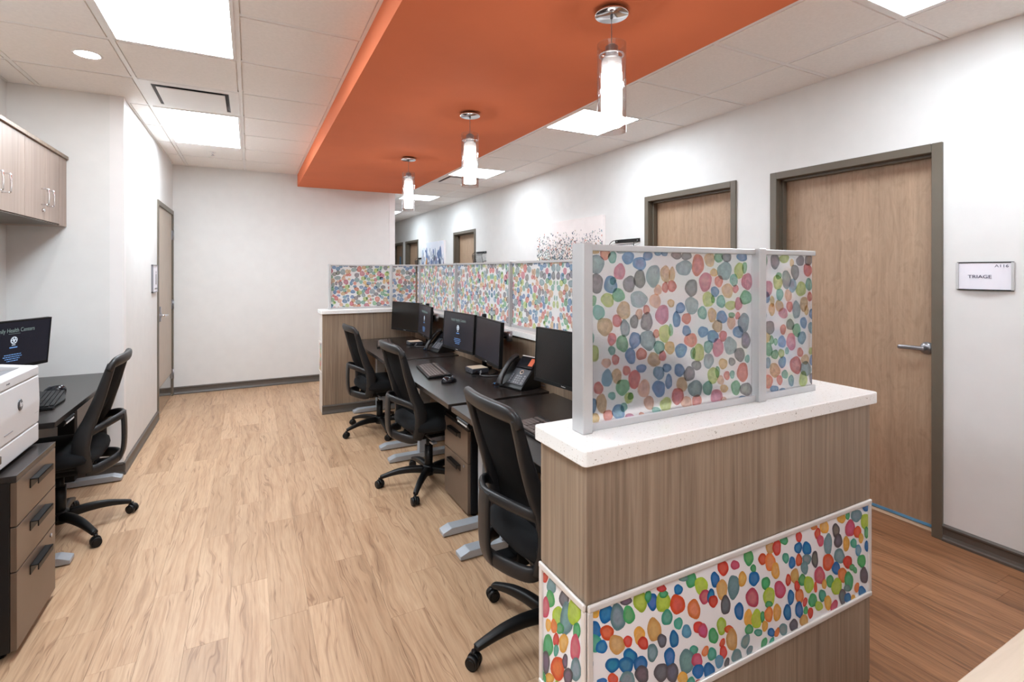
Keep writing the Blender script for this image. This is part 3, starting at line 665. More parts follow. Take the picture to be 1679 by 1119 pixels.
# =====================================================================
# PRINTED DOT PANELS
# =====================================================================
PAL = {'B': (18, 112, 178), 'b': (95, 158, 190), 'T': (112, 150, 155), 'K': (96, 92, 98), 'G': (72, 172, 104), 'g': (70, 172, 148), 'L': (184, 210, 70),
       'O': (240, 136, 70), 'Y': (238, 178, 76), 'R': (222, 66, 50), 'F': (228, 88, 44), 'P': (212, 84, 112), 'M': (218, 168, 100), 'S': (238, 168, 128)}
def parse(s_): return [(float(a)/1000, float(b)/1000, float(c)/1000, float(d)/1000, math.radians(float(e)), k) for a, b, c, d, e, k in (q.split(',') for q in s_.split())]
def lin3(c): return lin(c)[:3]
def dots(parent, L, fmap, nrm, clip, pale=0.0, seed=1, name='dot_print', ink='film'):
    """flat printed blots: fmap(u, v) -> point on the panel, nrm outward; clip=(u0,u1,v0,v1)"""
    rnd = random.Random(seed)
    b = BM(); lay = b.verts.layers.float_color.new('tint')
    nv = Vector(nrm); N = 20
    for k_, (u, v, r1, r2, an, c) in enumerate(L):
        r1 *= 1.06; r2 *= 1.06
        if u+r1 < clip[0] or u-r1 > clip[1] or v+r1 < clip[2] or v-r1 > clip[3]: continue
        p1, p2, p3 = rnd.random()*6, rnd.random()*6, rnd.random()*6
        base = lin3(PAL[c]); base = tuple((x+(1-x)*pale)**.52 for x in base)
        lum = .88+.2*rnd.random()
        cen = tuple(min(1, x+(1-x)*(.12+.16*rnd.random())) for x in base)
        mid_ = tuple(min(1, x*lum+.02) for x in base)
        rim = tuple(x*.90 for x in base)
        off = nv*(.0004+.000006*k_)
        ox, oy = (rnd.random()-.5)*.5, (rnd.random()-.5)*.5
        ca, sa = math.cos(an), math.sin(an)
        def P(rad, i, sx=0, sy=0):
            t_ = 2*PI*i/N
            w_ = 1+.05*math.sin(2*t_+p1)+.05*math.sin(3*t_+p2)+.03*math.sin(5*t_+p3)
            x_ = r1*(rad*w_*math.cos(t_)+sx); y_ = r2*(rad*w_*math.sin(t_)+sy)
            uu = min(max(u+x_*ca-y_*sa, clip[0]), clip[1]); vv = min(max(v+x_*sa+y_*ca, clip[2]), clip[3])
            return b.verts.new(Vector(fmap(uu, vv))+off)
        c0 = P(0, 0, ox*.5, oy*.5); c0[lay] = (*cen, 1)
        rings = []
        for rad, col, sh in ((.5, cen, .5), (.84, mid_, .1), (.95, mid_, 0), (1.0, rim, 0)):
            R = [P(rad, i, ox*sh*.4, oy*sh*.4) for i in range(N)]
            for q in R: q[lay] = (*col, 1)
            rings.append(R)
        for i in range(N): b.faces.new((c0, rings[0][i], rings[0][(i+1) % N]))
        for A, B in zip(rings, rings[1:]):
            for i in range(N): b.faces.new((A[i], B[i], B[(i+1) % N], A[(i+1) % N]))
    xs = [q.co.copy() for q in b.verts]
    c_ = Vector([(min(q[i] for q in xs)+max(q[i] for q in xs))/2 for i in range(3)])
    bmesh.ops.translate(b, verts=b.verts[:], vec=-c_)
    me = bpy.data.meshes.new(name); b.to_mesh(me); b.free(); me.materials.append(M[ink])
    o = link_mesh(name, me, None, parent, c_); o['kind'] = 'stuff'
    return o
def dedupe(L):
    out = []
    for q in L:
        if not any(p[5] == q[5] and math.hypot(p[0]-q[0], p[1]-q[1]) < .62*(p[2]+q[2])/2*1.3 for p in out): out.append(q)
    return out
def fill(L, u0, u1, v0, v1, seed):
    rnd = random.Random(seed); out = list(L)
    for i in range(500):
        u, v, r = u0+(u1-u0)*rnd.random(), v0+(v1-v0)*rnd.random(), .010+.010*rnd.random()
        if all(math.hypot(p[0]-u, p[1]-v) > (p[2]+p[3])/2+r*.95 for p in out): out.append((u, v, r*1.15, r, 1.2, rnd.choice('BGTKRYPLOgF')))
    return out
DGL, DGR, DD, DS = [dedupe(parse(q)) for q in (DOTS_GL, DOTS_GR, DOTS_D, DOTS_S)]
# one long run of the same print for the other screens, u from 0
RUN = []
for rep in range(6):
    for (u, v, r1, r2, an, c) in DGL+[(q[0]-.066,)+q[1:] for q in DGR if q[0] > 1.44]:
        uu = u-.765
        if rep % 2: RUN.append((rep*.872+(.872-uu), v, r1, r2, PI-an, c))
        else: RUN.append((rep*.872+uu, v, r1, r2, an, c))
def screen(label, origin, axis, length, posts, udir, face, seg, group, z0=1.067, z1=1.545, dots_list=None, u_off=0.0, pale=.35, end_frame=True, seed=1, pane='frost2'):
    """glass screen running along axis from origin; face = (nx,ny) of printed side"""
    ox, oy = origin
    t_ = thing('glass_screen', label, 'screen', (ox, oy, z0) if axis == 'x' else (ox, oy, z0), group=group)
    T = .022
    def bx(a0, a1, z0_, z1_, th, bev=.0015):
        if axis == 'x': return box(BM(), a0, a1, oy-th/2, oy+th/2, z0_, z1_, bev, 1)
        return box(BM(), ox-th/2, ox+th/2, a0, a1, z0_, z1_, bev, 1)
    a = ox if axis == 'x' else oy
    a1 = a+length
    obj('bottom_rail', bx(a+posts[0], a1-posts[1], z0, z0+.020, T), 'alu', t_)
    obj('top_rail', bx(a+posts[0], a1-posts[1]*(1 if posts[1] else 0), z1-.016, z1, T), 'alu', t_)
    if posts[0]: obj('post', bx(a, a+posts[0], z0, z1+.003, .05, .002), 'alu', t_)
    if posts[1]: obj('post', bx(a1-posts[1], a1, z0, z1+.003, .05, .002), 'alu', t_)
    g0, g1 = a+posts[0], a1-posts[1]
    obj('glass_pane', bx(g0, g1-(0 if posts[1] else .01), z0+.016, z1-.012, .008, .0008), pane, t_)
    fo = .0042
    if axis == 'x': fm = lambda u, v: (u, oy+face*fo, v); nr = (0, face, 0)
    else: fm = lambda u, v: (ox+face*fo, u, v); nr = (face, 0, 0)
    if dots_list is None:
        LL = [(q[0]-u_off+g0, q[1], q[2], q[3], q[4], q[5]) for q in RUN if -.05 < q[0]-u_off < (g1-g0)+.05]
    else: LL = dots_list
    dots(t_, LL, fm, nr, (g0+.001, g1-.001 if posts[1] else g1-.011, z0+.020, z1-.016), pale, seed)
    return t_

# =====================================================================
# THE CUBICLE PARTITIONS
# =====================================================================
Y0, Y1 = .945, 1.15           # near end wall, front and back
X0, X1 = .688, 1.862
LX0, LX1 = 1.64, 1.862        # long wall
FY0, FY1 = 5.46, 5.68         # far return
FX0 = .655
CT = 1.029
def decor(parent, axis, fixed, face, a0, a1, zt, zb, L, pale=0.0, seed=3, corner=True):
    """framed printed inset on a partition face; frame strips proud of the wood"""
    f = .017
    def bx(a, b_, z0_, z1_, d0, d1, bev=.002):
        lo, hi = sorted((fixed+face*d0, fixed+face*d1))
        if axis == 'x': return box(BM(), a, b_, lo, hi, z0_, z1_, bev, 2)
        return box(BM(), lo, hi, a, b_, z0_, z1_, bev, 2)
    obj('trim_strip', bx(a0, a1, zt-f, zt, .0, .009, .004), 'alu_warm', parent)
    obj('trim_strip', bx(a0, a1, zb, zb+f, .0, .009, .004), 'alu_warm', parent)
    obj('trim_strip', bx(a0, a0+.014, zb+f, zt-f, .0, .007), 'alu_warm', parent)
    obj('trim_strip', bx(a1-.014, a1, zb+f, zt-f, .0, .007), 'alu_warm', parent)
    obj('printed_panel', bx(a0+.012, a1-.012, zb+f-.004, zt-f+.004, .0, .001, 0), 'white_panel', parent)
    fx = fixed+face*.0011
    if axis == 'x': fm = lambda u, v: (u, fx, v); nr = (0, face, 0)
    else: fm = lambda u, v: (fx, u, v); nr = (face, 0, 0)
    dots(parent, fill(L, a0+.0145, a1-.0145, zb+f, zb+f+.09, seed), fm, nr, (a0+.0145, a1-.0145, zb+f, zt-f), pale, seed, ink='film_solid')

t_ = thing('end_partition', 'near end of the cubicle, grey-brown laminate with a band of coloured dots', 'partition', ((X0+X1)/2, (Y0+Y1)/2, 0))
obj('core', box(BM(), X0+.012, LX0-.001, Y0+.012, Y1, 0, CT-.001), 'lam', t_)
obj('upper_panel', box(BM(), X0, X1, Y0, Y0+.0118, .707, CT, .0006, 1), 'lam', t_)
obj('lower_panel', box(BM(), X0, X1, Y0, Y0+.0118, .09, .379, .0006, 1), 'lam', t_)
obj('middle_backing', box(BM(), X0+.001, X1-.001, Y0+.001, Y0+.0118, .379, .707), 'lam', t_)
obj('side_upper_panel', box(BM(), X0, X0+.0118, Y0+.0122, Y1, .707, CT, .0006, 1), 'lam', t_)
obj('side_lower_panel', box(BM(), X0, X0+.0118, Y0+.0122, Y1, .09, .379, .0006, 1), 'lam', t_)
obj('side_middle_backing', box(BM(), X0+.001, X0+.0118, Y0+.0122, Y1-.001, .379, .707), 'lam', t_)
obj('plinth', box(BM(), X0+.002, X1-.002, Y0+.002, Y1-.002, 0, .088), 'base', t_)
decor(t_, 'x', Y0, -1, X0, X1, .706, .380, DD, 0.0, 5)
decor(t_, 'y', X0, -1, Y0, Y1, .706, .380, [(u, v, r1, r2, an, c) for (u, v, r1, r2, an, c) in DS], 0.0, 6)

t_ = thing('long_partition', 'long grey-brown laminate wall behind the row of desks', 'partition', ((LX0+LX1)/2, 3.3, 0))
obj('core', box(BM(), LX0+.001, LX1-.001, Y1, FY0, 0, CT-.001), 'lam', t_)
npan = 4; yy = [Y1, 2.55, 4.03, FY0]
for i in range(3):
    obj('desk_side_panel', box(BM(), LX0-.006, LX0+.0005, yy[i]+.001, yy[i+1]-.001, .09, CT, .0008, 1), 'lam', t_)
    obj('corridor_side_panel', box(BM(), LX1-.0005, LX1+.006, yy[i]+.001, yy[i+1]-.001, .09, CT, .0008, 1), 'lam', t_)
obj('plinth', box(BM(), LX0-.004, LX1+.004, Y1+.002, FY0, 0, .088), 'base', t_)

t_ = thing('return_partition', 'far return wall of the cubicle beyond the last desk, grey-brown laminate with dark base', 'partition', ((FX0+LX1)/2, FY0+.11, 0))
obj('core', box(BM(), FX0+.003, LX1, FY0+.003, FY1, .0, CT-.001), 'lam', t_)
obj('desk_side_panel', box(BM(), FX0+.003, LX0-.008, FY0, FY0+.0028, .09, CT, .0004, 1), 'lam', t_)
obj('end_cap', box(BM(), FX0, FX0+.0028, FY0, FY1, .01, CT, .0004, 1), 'alu_warm', t_)
obj('plinth', baseboard('', FX0, FY0, LX0-.008, FY0, 0, -1), 'base', t_)
decor(t_, 'y', FX0, -1, FY0+.002, FY1-.002, .74, .415, [(u+4.5, v+.035, r1, r2, an, c) for (u, v, r1, r2, an, c) in DS], 0.0, 8)
b = BM(); box(b, .955, .985, FY0-.02, FY0, .70, .755, .003)
obj('cable_clip', b, 'black', t_)

# continuous quartz ledge
poly = [(.671, .93), (1.886, .93), (1.886, 5.71), (.64, 5.71), (.64, 5.43), (1.61, 5.43), (1.61, 1.16), (.671, 1.16)]
b = BM()
vs = [b.verts.new((u, v, CT)) for u, v in poly]
f = b.faces.new(vs)
r = bmesh.ops.extrude_face_region(b, geom=[f]); 
bmesh.ops.translate(b, verts=[q for q in r['geom'] if isinstance(q, bmesh.types.BMVert)], vec=(0, 0, .038))
ve = [e for e in b.edges if abs(e.verts[0].co.z-e.verts[1].co.z) > .03]
bmesh.ops.bevel(b, geom=ve, offset=.012, segments=4, affect='EDGES', profile=.5)
he = [e for e in b.edges if abs(e.verts[0].co.z-e.verts[1].co.z) < .001 and len(e.link_faces) == 2 and abs(e.link_faces[0].normal.z-e.link_faces[1].normal.z) > .5]
bmesh.ops.recalc_face_normals(b, faces=b.faces[:])
bmesh.ops.bevel(b, geom=[e for e in b.edges if abs(e.verts[0].co.z-e.verts[1].co.z) < .001 and e.calc_face_angle(0) > 1.2], offset=.003, segments=2, affect='EDGES', profile=.5)
ct = obj('countertop', b, 'quartz'); tag(ct, 'continuous white speckled quartz ledge capping the three cubicle partitions', 'countertop')

# glass screens
GY = 1.05
screen('largest dotted glass screen, on the near ledge, wider of its two panes', (.736, GY), 'x', .672, (.030, 0), 1, -1, None, 'glass screens on the quartz ledge', dots_list=DGL, pale=.12, seed=11, pane='frost')
screen('narrow dotted glass screen at the right end of the near ledge', (1.404, GY), 'x', .312, (.034, 0), 1, -1, None, 'glass screens on the quartz ledge', dots_list=[q for q in DGR], pale=.12, seed=12, pane='frost')
GX = 1.70
ys = [1.075, 2.16, 3.245, 4.335, 5.45]
lb = ['dotted glass screen along the desks, seen blurred through the near screens', 'dotted glass screen behind the nearest black monitor', 'dotted glass screen between the nearest monitor and the middle pair', 'dotted glass screen behind the middle pair of monitors']
for i in range(4):
    screen(lb[i], (GX, ys[i]), 'y', ys[i+1]-ys[i], (.022, 0), 1, -1, None, 'glass screens on the quartz ledge', u_off=.25+.93*i*1.1, pale=.15, seed=20+i)
FGY = 5.60
screen('short dotted glass screen closing the corner behind the farthest monitors', (GX, 5.45), 'y', .14, (.022, .0), 1, -1, None, 'glass screens on the quartz ledge', u_off=2.0, pale=.12, seed=30)
screen('leftmost dotted glass screen on the far return ledge', (.734, FGY), 'x', .655, (.025, 0), 1, -1, None, 'glass screens on the quartz ledge', u_off=0.1, pale=.12, seed=31)
screen('dotted glass screen on the far return ledge, between the leftmost pane and the corner', (1.389, FGY), 'x', .30, (.022, 0), 1, -1, None, 'glass screens on the quartz ledge', u_off=1.4, pale=.12, seed=32)

# =====================================================================
# FURNITURE
# =====================================================================
DZ = .75
def foot_bm(x0, x1, y, sx=1):
    b = BM()
    lo, hi = (x0, x1)
    prism(b, [(lo, 0.006), (hi, 0.006), (hi, .026), (hi-.05, .045), (lo+.05, .045), (lo, .026)], 'y', y-.036, y+.036, .003)
    cyl(b, (lo+.05, y, 0), (lo+.05, y, .008), .018, n=12); cyl(b, (hi-.05, y, 0), (hi-.05, y, .008), .018, n=12)
    return b
def desk(label, x0, x1, y0, y1, front, legs, ctl, xf0, xf1, z=DZ, group='black sit-stand desks in the cubicle row', lm='silver'):
    """front: -1 when the user edge is at x0, +1 when at x1"""
    t_ = thing('standing_desk', label, 'desk', ((x0+x1)/2, (y0+y1)/2, 0), group=group)
    obj('desktop', box(BM(), x0, x1, y0, y1, z-.028, z, .0025, 2), 'desk', t_)
    xc = x0+.27 if front < 0 else x1-.27
    for ly in legs:
        b = BM(); box(b, xc-.045, xc+.045, ly-.03, ly+.03, .045, z-.20, .004); box(b, xc-.038, xc+.038, ly-.024, ly+.024, .4, z-.05, .003)
        l_ = obj('leg', b, lm, t_)
        obj('foot', foot_bm(xf0, xf1, ly), 'silver', t_)
        obj('bracket', box(BM(), x0+.08, x1-.06, ly-.03, ly+.03, z-.05, z-.028, .002), 'black', t_)
    obj('crossbar', box(BM(), xc-.02, xc+.02, min(legs), max(legs), z-.085, z-.05, .002), 'black', t_)
    ex = x0+.012 if front < 0 else x1-.012
    b = BM(); c_ = ctl
    sgn = front
    prism(b, [(ex-sgn*.06, z-.030), (ex+sgn*.012, z-.030), (ex+sgn*.018, z-.036), (ex+sgn*.006, z-.062), (ex-sgn*.06, z-.055)] if sgn > 0 else [(ex+.06, z-.030), (ex-.012, z-.030), (ex-.018, z-.036), (ex-.006, z-.062), (ex+.06, z-.055)], 'y', c_-.075, c_+.075, .002)
    h = obj('height_control', b, 'black', t_)
    for k_ in range(7):
        yy_ = c_-.055+k_*.018
        b = BM(); box(b, ex+sgn*.0125, ex+sgn*.0165, yy_-.004, yy_+.004, z-.052, z-.045)
        obj('button', b, 'print_white', h)
    return t_
desk('middle black desk of the row, with keyboard, mouse and bare front edge', .955, 1.60, 2.575, 4.00, -1, (2.66, 3.86), 3.72, .945, 1.52)
desk('farthest black desk of the row, against the far return wall', .955, 1.60, 4.05, 5.44, -1, (4.16, 5.36), 5.30, .945, 1.52)
desk('nearest black desk of the row, half hidden behind the near ledge', .955, 1.60, 1.17, 2.53, -1, (1.30, 2.405), 2.37, .945, 1.52)
desk('black desk against the left alcove wall with keyboard and mouse', -1.435, -.83, 3.15, 4.515, 1, (3.29, 4.42), 3.37, -1.38, -.80, group='black desks along the left wall', lm='black')
D_L = bpy.data.objects['standing_desk.003']
obj('modesty_panel', box(BM(), -1.40, -1.385, 3.30, 4.40, .32, .70, .002), 'black', D_L)
desk('corner of a raised black desk at the left edge, nearest to the viewer', -1.40, -.755, .95, 2.335, 1, (1.1, 2.2), 1.2, -1.38, -.80, z=.842, group='black desks along the left wall')

def pedestal(label, x0, x1, y0, y1, front, zs, z1, group, top=True):
    t_ = thing('drawer_pedestal', label, 'drawer unit', ((x0+x1)/2, (y0+y1)/2, 0), group=group)
    s_ = front
    xf = x1 if s_ > 0 else x0
    xb0, xb1 = (x0, x1-.02) if s_ > 0 else (x0+.02, x1)
    obj('carcass', box(BM(), xb0, xb1, y0+.002, y1-.002, .03, z1-.026, .002), 'ped_body', t_)
    obj('top', box(BM(), x0, x1+.0, y0-.001, y1+.001, z1-.025, z1, .002), 'desk', t_)
    for k_ in range(len(zs)-1):
        za, zb = zs[k_], zs[k_+1]
        lo, hi = (xf-.019, xf) if s_ > 0 else (xf, xf+.019)
        d_ = obj('drawer', box(BM(), lo, hi, y0+.003, y1-.003, zb+.003, za-.002, .0015), 'ped_front', t_)
        ym = (y0+y1)/2; hz = za-.055 if za-zb < .2 else za-.06
        b = BM(); f0, f1 = (xf, xf+.028) if s_ > 0 else (xf-.028, xf)
        box(b, f0, f1, ym-.085, ym+.085, hz+.016, hz+.020, .001, 1)
        g0, g1 = (xf+.024, xf+.028) if s_ > 0 else (xf-.028, xf-.024)
        box(b, g0, g1, ym-.085, ym+.085, hz-.004, hz+.02, .001, 1)
        box(b, *( (xf, xf+.003) if s_ > 0 else (xf-.003, xf)), ym-.085, ym+.085, hz-.018, hz+.02, .0005, 1)
        obj('handle', b, 'black', d_)
    b = BM()
    for yy_ in (y0+.05, y1-.05):
        for xx in (x0+.06, x1-.06): cyl(b, (xx, yy_, 0), (xx, yy_, .03), .016, n=12)
    o = obj('glides', b, 'black', t_); o['kind'] = 'stuff'
    yk = y1-.06 if s_ > 0 else y0+.06
    b = BM(); cyl(b, (xf, yk, zs[-2]-.03), (xf+s_*.004, yk, zs[-2]-.03), .008, n=14); obj('lock', b, 'hinge', t_)
    return t_
pedestal('black three-drawer pedestal with bronze fronts carrying the white printer', -1.36, -.785, 2.555, 2.985, 1, (.675, .503, .331, .03), .70, None)
pedestal('black drawer pedestal under the middle desk of the row', 1.14, 1.59, 2.745, 3.145, -1, (.525, .33, .03), .55, None)

# ---------------- task chairs ----------------
PROF = [(.375, -.150), (.40, -.146), (.45, -.137), (.53, -.133), (.60, -.145), (.66, -.168), (.79, -.213), (.90, -.245), (.975, -.268)]
HW = [(.375, .160), (.40, .176), (.45, .190), (.53, .198), (.62, .190), (.68, .180), (.79, .184), (.90, .190), (.975, .194)]
def interp(T, z):
    if z <= T[0][0]: return T[0][1]
    for (a, va), (b_, vb) in zip(T, T[1:]):
        if z <= b_: return va+(vb-va)*(z-a)/(b_-a)
    return T[-1][1]
def task_chair(label, loc, yaw, base_deg, dz=0.0, group='black mesh task chairs along the desks'):
    t_ = thing('task_chair', label, 'chair', loc, math.radians(yaw), group)
    def px(z): return interp(PROF, z)
    # seat
    b = BM()
    nx, ny = 14, 14
    out = [(math.copysign(abs(math.cos(a))**.55, math.cos(a)), math.copysign(abs(math.sin(a))**.55, math.sin(a))) for a in [2*PI*i/40 for i in range(40)]]
    levels = [(.90, .425), (1.0, .440), (1.02, .460), (1.0, .485), (.93, .502), (.75, .508), (.4, .506), (0.001, .504)]
    rings = []
    for s_, z in levels:
        ring = []
        for (u, v) in out:
            xx = .03+u*.235*s_; yy_ = v*.236*s_
            zz = z - (.02*max(0, (xx-.15)/.1)**2 if xx > .15 and z > .45 else 0)
            ring.append(b.verts.new((xx, yy_, zz+dz)))
        rings.append(ring)
    for A, B in zip(rings, rings[1:]):
        for i in range(40):
            f = b.faces.new((A[i], A[(i+1) % 40], B[(i+1) % 40], B[i])); f.smooth = True
    b.faces.new(rings[0][::-1]); b.faces.new(rings[-1])
    lobj('seat', b, 'fabric', t_)
    lobj('seat_pan', box(BM(), -.17, .22, -.19, .19, .405+dz, .43+dz, .01), 'black', t_)
    b = BM(); box(b, -.12, .13, -.07, .07, .335+dz, .405+dz, .018, 3); box(b, -.17, -.10, -.04, .04, .34+dz, .40+dz, .008)
    lobj('tilt_mechanism', b, 'black', t_)
    b = BM(); tube(b, [(.02, .06, .37+dz), (.02, .20, .365+dz), (.03, .235, .362+dz)], .006); box(b, .015, .05, .22, .27, .352+dz, .366+dz, .004)
    lobj('adjustment_lever', b, 'hinge', t_); b = BM()
    tube(b, [(-.05, -.06, .37+dz), (-.05, -.19, .365+dz)], .006); box(b, -.07, -.035, -.235, -.18, .352+dz, .366+dz, .004)
    lobj('adjustment_lever', b, 'hinge', t_)
    # upright frame
    zs = [.375+(.975-.375)*i/26 for i in range(27)]
    zsp = [.40+(.955-.40)*i/24 for i in range(25)]
    for s_ in (-1, 1):
        pts = smooth_path([(px(z), s_*interp(HW, z), z+dz) for z in (.385, .42, .47, .53, .60, .66, .73, .80, .87, .93, .965)], 3)
        ww = []
        for p in pts:
            z = p.z-dz
            ww.append(interp([(.38, .066), (.46, .078), (.58, .080), (.66, .066), (.80, .052), (.97, .038)], z))
        b = BM(); sweep(b, pts, [.034]*len(pts), ww, side=(0, 1, 0), n=12, e=3.2)
        lobj('side_rail', b, 'charcoal', t_)
    hw = interp(HW, .97)
    pts = smooth_path([(px(.93)-.0, -hw, .93+dz), (px(.955)-.003, -hw+.004, .958+dz), (px(.97)-.014, -hw*.86, .975+dz), (px(.97)-.030, -hw*.45, .980+dz), (px(.97)-.036, 0, .981+dz), (px(.97)-.030, hw*.45, .980+dz), (px(.97)-.014, hw*.86, .975+dz), (px(.955)-.003, hw-.004, .958+dz), (px(.93), hw, .93+dz)], 4)
    b = BM(); sweep(b, pts, .034, [.040]+[.060]*(len(pts)-2)+[.040], side=(1, 0, .15), n=12, e=2.6)
    lobj('top_rail', b, 'charcoal', t_)
    # woven back
    b = BM(); rows = []
    for z in zsp:
        h_ = interp(HW, z)-.004; r_ = []
        for j in range(13):
            y = -h_+2*h_*j/12; q = 1-(y/h_)**2
            r_.append(b.verts.new((px(z)+.004-.030*q*min(1, max(0, (z-.5)/.25)) + .012*q*(1 if z < .6 else max(0, 1-(z-.6)/.15)), y, z+dz)))
        rows.append(r_)
    for A, B in zip(rows, rows[1:]):
        for j in range(12):
            f = b.faces.new((A[j], A[j+1], B[j+1], B[j])); f.smooth = True
    lobj('back_mesh', b, 'mesh', t_)
    # rear hoop: upper ring, uprights, lower ring
    up = smooth_path([(px(.60)-.01, -.190, .592+dz), (-.193, -.180, .612+dz), (-.232, -.135, .628+dz), (-.264, -.075, .638+dz), (-.284, 0, .642+dz), (-.264, .075, .638+dz), (-.232, .135, .628+dz), (-.193, .180, .612+dz), (px(.60)-.01, .190, .592+dz)], 4)
    b = BM(); sweep(b, up, .042, .026, side=(0, 0, 1), n=12, e=2.6); lobj('lumbar_hoop', b, 'charcoal', t_)
    lo = smooth_path([(px(.385), -.164, .388+dz), (-.186, -.155, .386+dz), (-.222, -.115, .392+dz), (-.250, -.065, .398+dz), (-.268, 0, .402+dz), (-.250, .065, .398+dz), (-.222, .115, .392+dz), (-.186, .155, .386+dz), (px(.385), .164, .388+dz)], 4)
    b = BM(); sweep(b, lo, .058, .028, side=(0, 0, 1), n=12, e=2.6); lobj('lower_hoop', b, 'charcoal', t_)
    pts = smooth_path([(-.284, 0, .652+dz), (-.289, 0, .60+dz), (-.290, 0, .50+dz), (-.284, 0, .43+dz), (-.268, 0, .385+dz)], 4)
    b = BM(); sweep(b, pts, [.090]+[.078]*(len(pts)-2)+[.085], .022, side=(0, 1, 0), n=14, e=4.0); lobj('rear_upright', b, 'charcoal', t_)
    b = BM(); box(b, -.235, -.10, -.035, .035, .365+dz, .39+dz, .006); lobj('back_bracket', b, 'black', t_)
    # lumbar pad
    b = BM(); box(b, -.118, -.098, -.15, .15, .50+dz, .60+dz, .009, 3); lobj('lumbar_pad', b, 'fabric', t_)
    # column and star base
    b = BM(); cyl(b, (0, 0, .20), (0, 0, .34+dz), .019, n=18); cyl(b, (0, 0, .07), (0, 0, .27), .028, n=20)
    lobj('gas_column', b, 'black', t_)
    b = lathe(BM(), [(0, .062), (.034, .064), (.042, .08), (.042, .125), (.036, .135), (0, .136)], n=24); lobj('hub', b, 'black', t_)
    for k_ in range(5):
        a = math.radians(base_deg-yaw+72*k_); ca, sa = math.cos(a), math.sin(a)
        def R(x, y, z): return (x*ca-y*sa, x*sa+y*ca, z)
        b = BM()
        pts = smooth_path([(.03, 0, .102), (.12, 0, .108), (.21, 0, .100), (.29, 0, .080), (.322, 0, .070)], 3)
        sweep(b, [R(*p) for p in pts], [.046, .045, .044, .043, .042, .041, .040, .038, .036, .034, .033, .032, .030][:len(pts)], [.050, .050, .048, .046, .044, .041, .038, .034, .030, .028, .026, .025, .024][:len(pts)], side=(-sa, ca, 0), n=12, e=3.4)
        cyl(b, R(.318, 0, .060), R(.318, 0, .078), .010, n=10)
        arm = lobj('base_arm', b, 'black', t_)
        # caster
        b = BM(); cx_, cy_ = R(.330, 0, 0)[:2]
        wa = a+math.radians((37, -55, 80, 10, -20)[k_]); wx, wy = math.cos(wa), math.sin(wa)
        for s_ in (-1, 1):
            p0 = Vector((cx_+wx*.006*s_, cy_+wy*.006*s_, .0265)); p1 = Vector((cx_+wx*.023*s_, cy_+wy*.023*s_, .0265))
            cyl(b, p0, p1, .0265, .0245, n=20); cyl(b, p1, p1+Vector((wx, wy, 0))*s_*.002, .018, .015, n=16)
        cyl(b, (cx_-wx*.007, cy_-wy*.007, .034), (cx_+wx*.007, cy_+wy*.007, .034), .024, n=16)
        cyl(b, (cx_, cy_, .045), (cx_, cy_, .066), .009, n=10)
        c_ = lobj('caster', b, 'black', arm) if False else None
        bmesh.ops.recalc_face_normals(b, faces=b.faces[:])
        arm_loc = arm.location
        xs = [v.co for v in b.verts]; lo3 = Vector([min(q[i] for q in xs) for i in range(3)]); hi3 = Vector([max(q[i] for q in xs) for i in range(3)])
        c3 = Vector(((lo3.x+hi3.x)/2, (lo3.y+hi3.y)/2, lo3.z)); bmesh.ops.translate(b, verts=b.verts[:], vec=-c3)
        me = bpy.data.meshes.new('caster'); b.to_mesh(me); b.free(); me.materials.append(M['black'])
        co = bpy.data.objects.new('caster', me); COL.objects.link(co); co.parent = arm; co.location = c3-arm_loc
    return t_
task_chair('nearest black mesh task chair, partly hidden by the near end partition', (1.067, 1.718, 0), 1, 180, .005)
task_chair('black mesh task chair at the middle desk, beside the drawer pedestal', (1.100, 3.355, 0), 4, 165, -.005)
task_chair('farthest black mesh task chair, in front of the far return wall', (1.065, 4.690, 0), 4, 198, -.015)
task_chair('lone black mesh task chair at the left desk behind the white printer', (-.945, 3.666, 0), 181, 22, -.005)

# =====================================================================
# DESK EQUIPMENT
# =====================================================================
def frame_axes(p_l, p_r, tilt):
    """screen from left to right as the user sees it; returns axes"""
    u = Vector((p_r[0]-p_l[0], p_r[1]-p_l[1], 0)).normalized()
    n0 = u.cross(Vector((0, 0, 1)))          # faces the user
    t_ = math.radians(tilt)
    v = Vector((0, 0, 1))*math.cos(t_) - n0*math.sin(t_)
    n = u.cross(v)
    return u, v, n
def obox(bm, o, u, v, n, a0, a1, b0, b1, c0, c1, bev=0):
    """box in an oriented frame"""
    r = bmesh.ops.create_cube(bm, size=1); vs = r['verts']
    if bev:
        for q in vs: q.co = Vector(((a0+a1)/2+q.co.x*(a1-a0), (b0+b1)/2+q.co.y*(b1-b0), (c0+c1)/2+q.co.z*(c1-c0)))
        es = list({e for q in vs for e in q.link_edges})
        g = bmesh.ops.bevel(bm, geom=es, offset=bev, segments=2, affect='EDGES', profile=.5)
        vs = list({q for f in g['faces'] for q in f.verts} | {q for q in vs if q.is_valid})
        for q in vs: c = q.co.copy(); q.co = o+u*c.x+v*c.y+n*c.z
    else:
        for q in vs:
            a, b_, c = (a0+a1)/2+q.co.x*(a1-a0), (b0+b1)/2+q.co.y*(b1-b0), (c0+c1)/2+q.co.z*(c1-c0)
            q.co = o+u*a+v*b_+n*c
    return bm
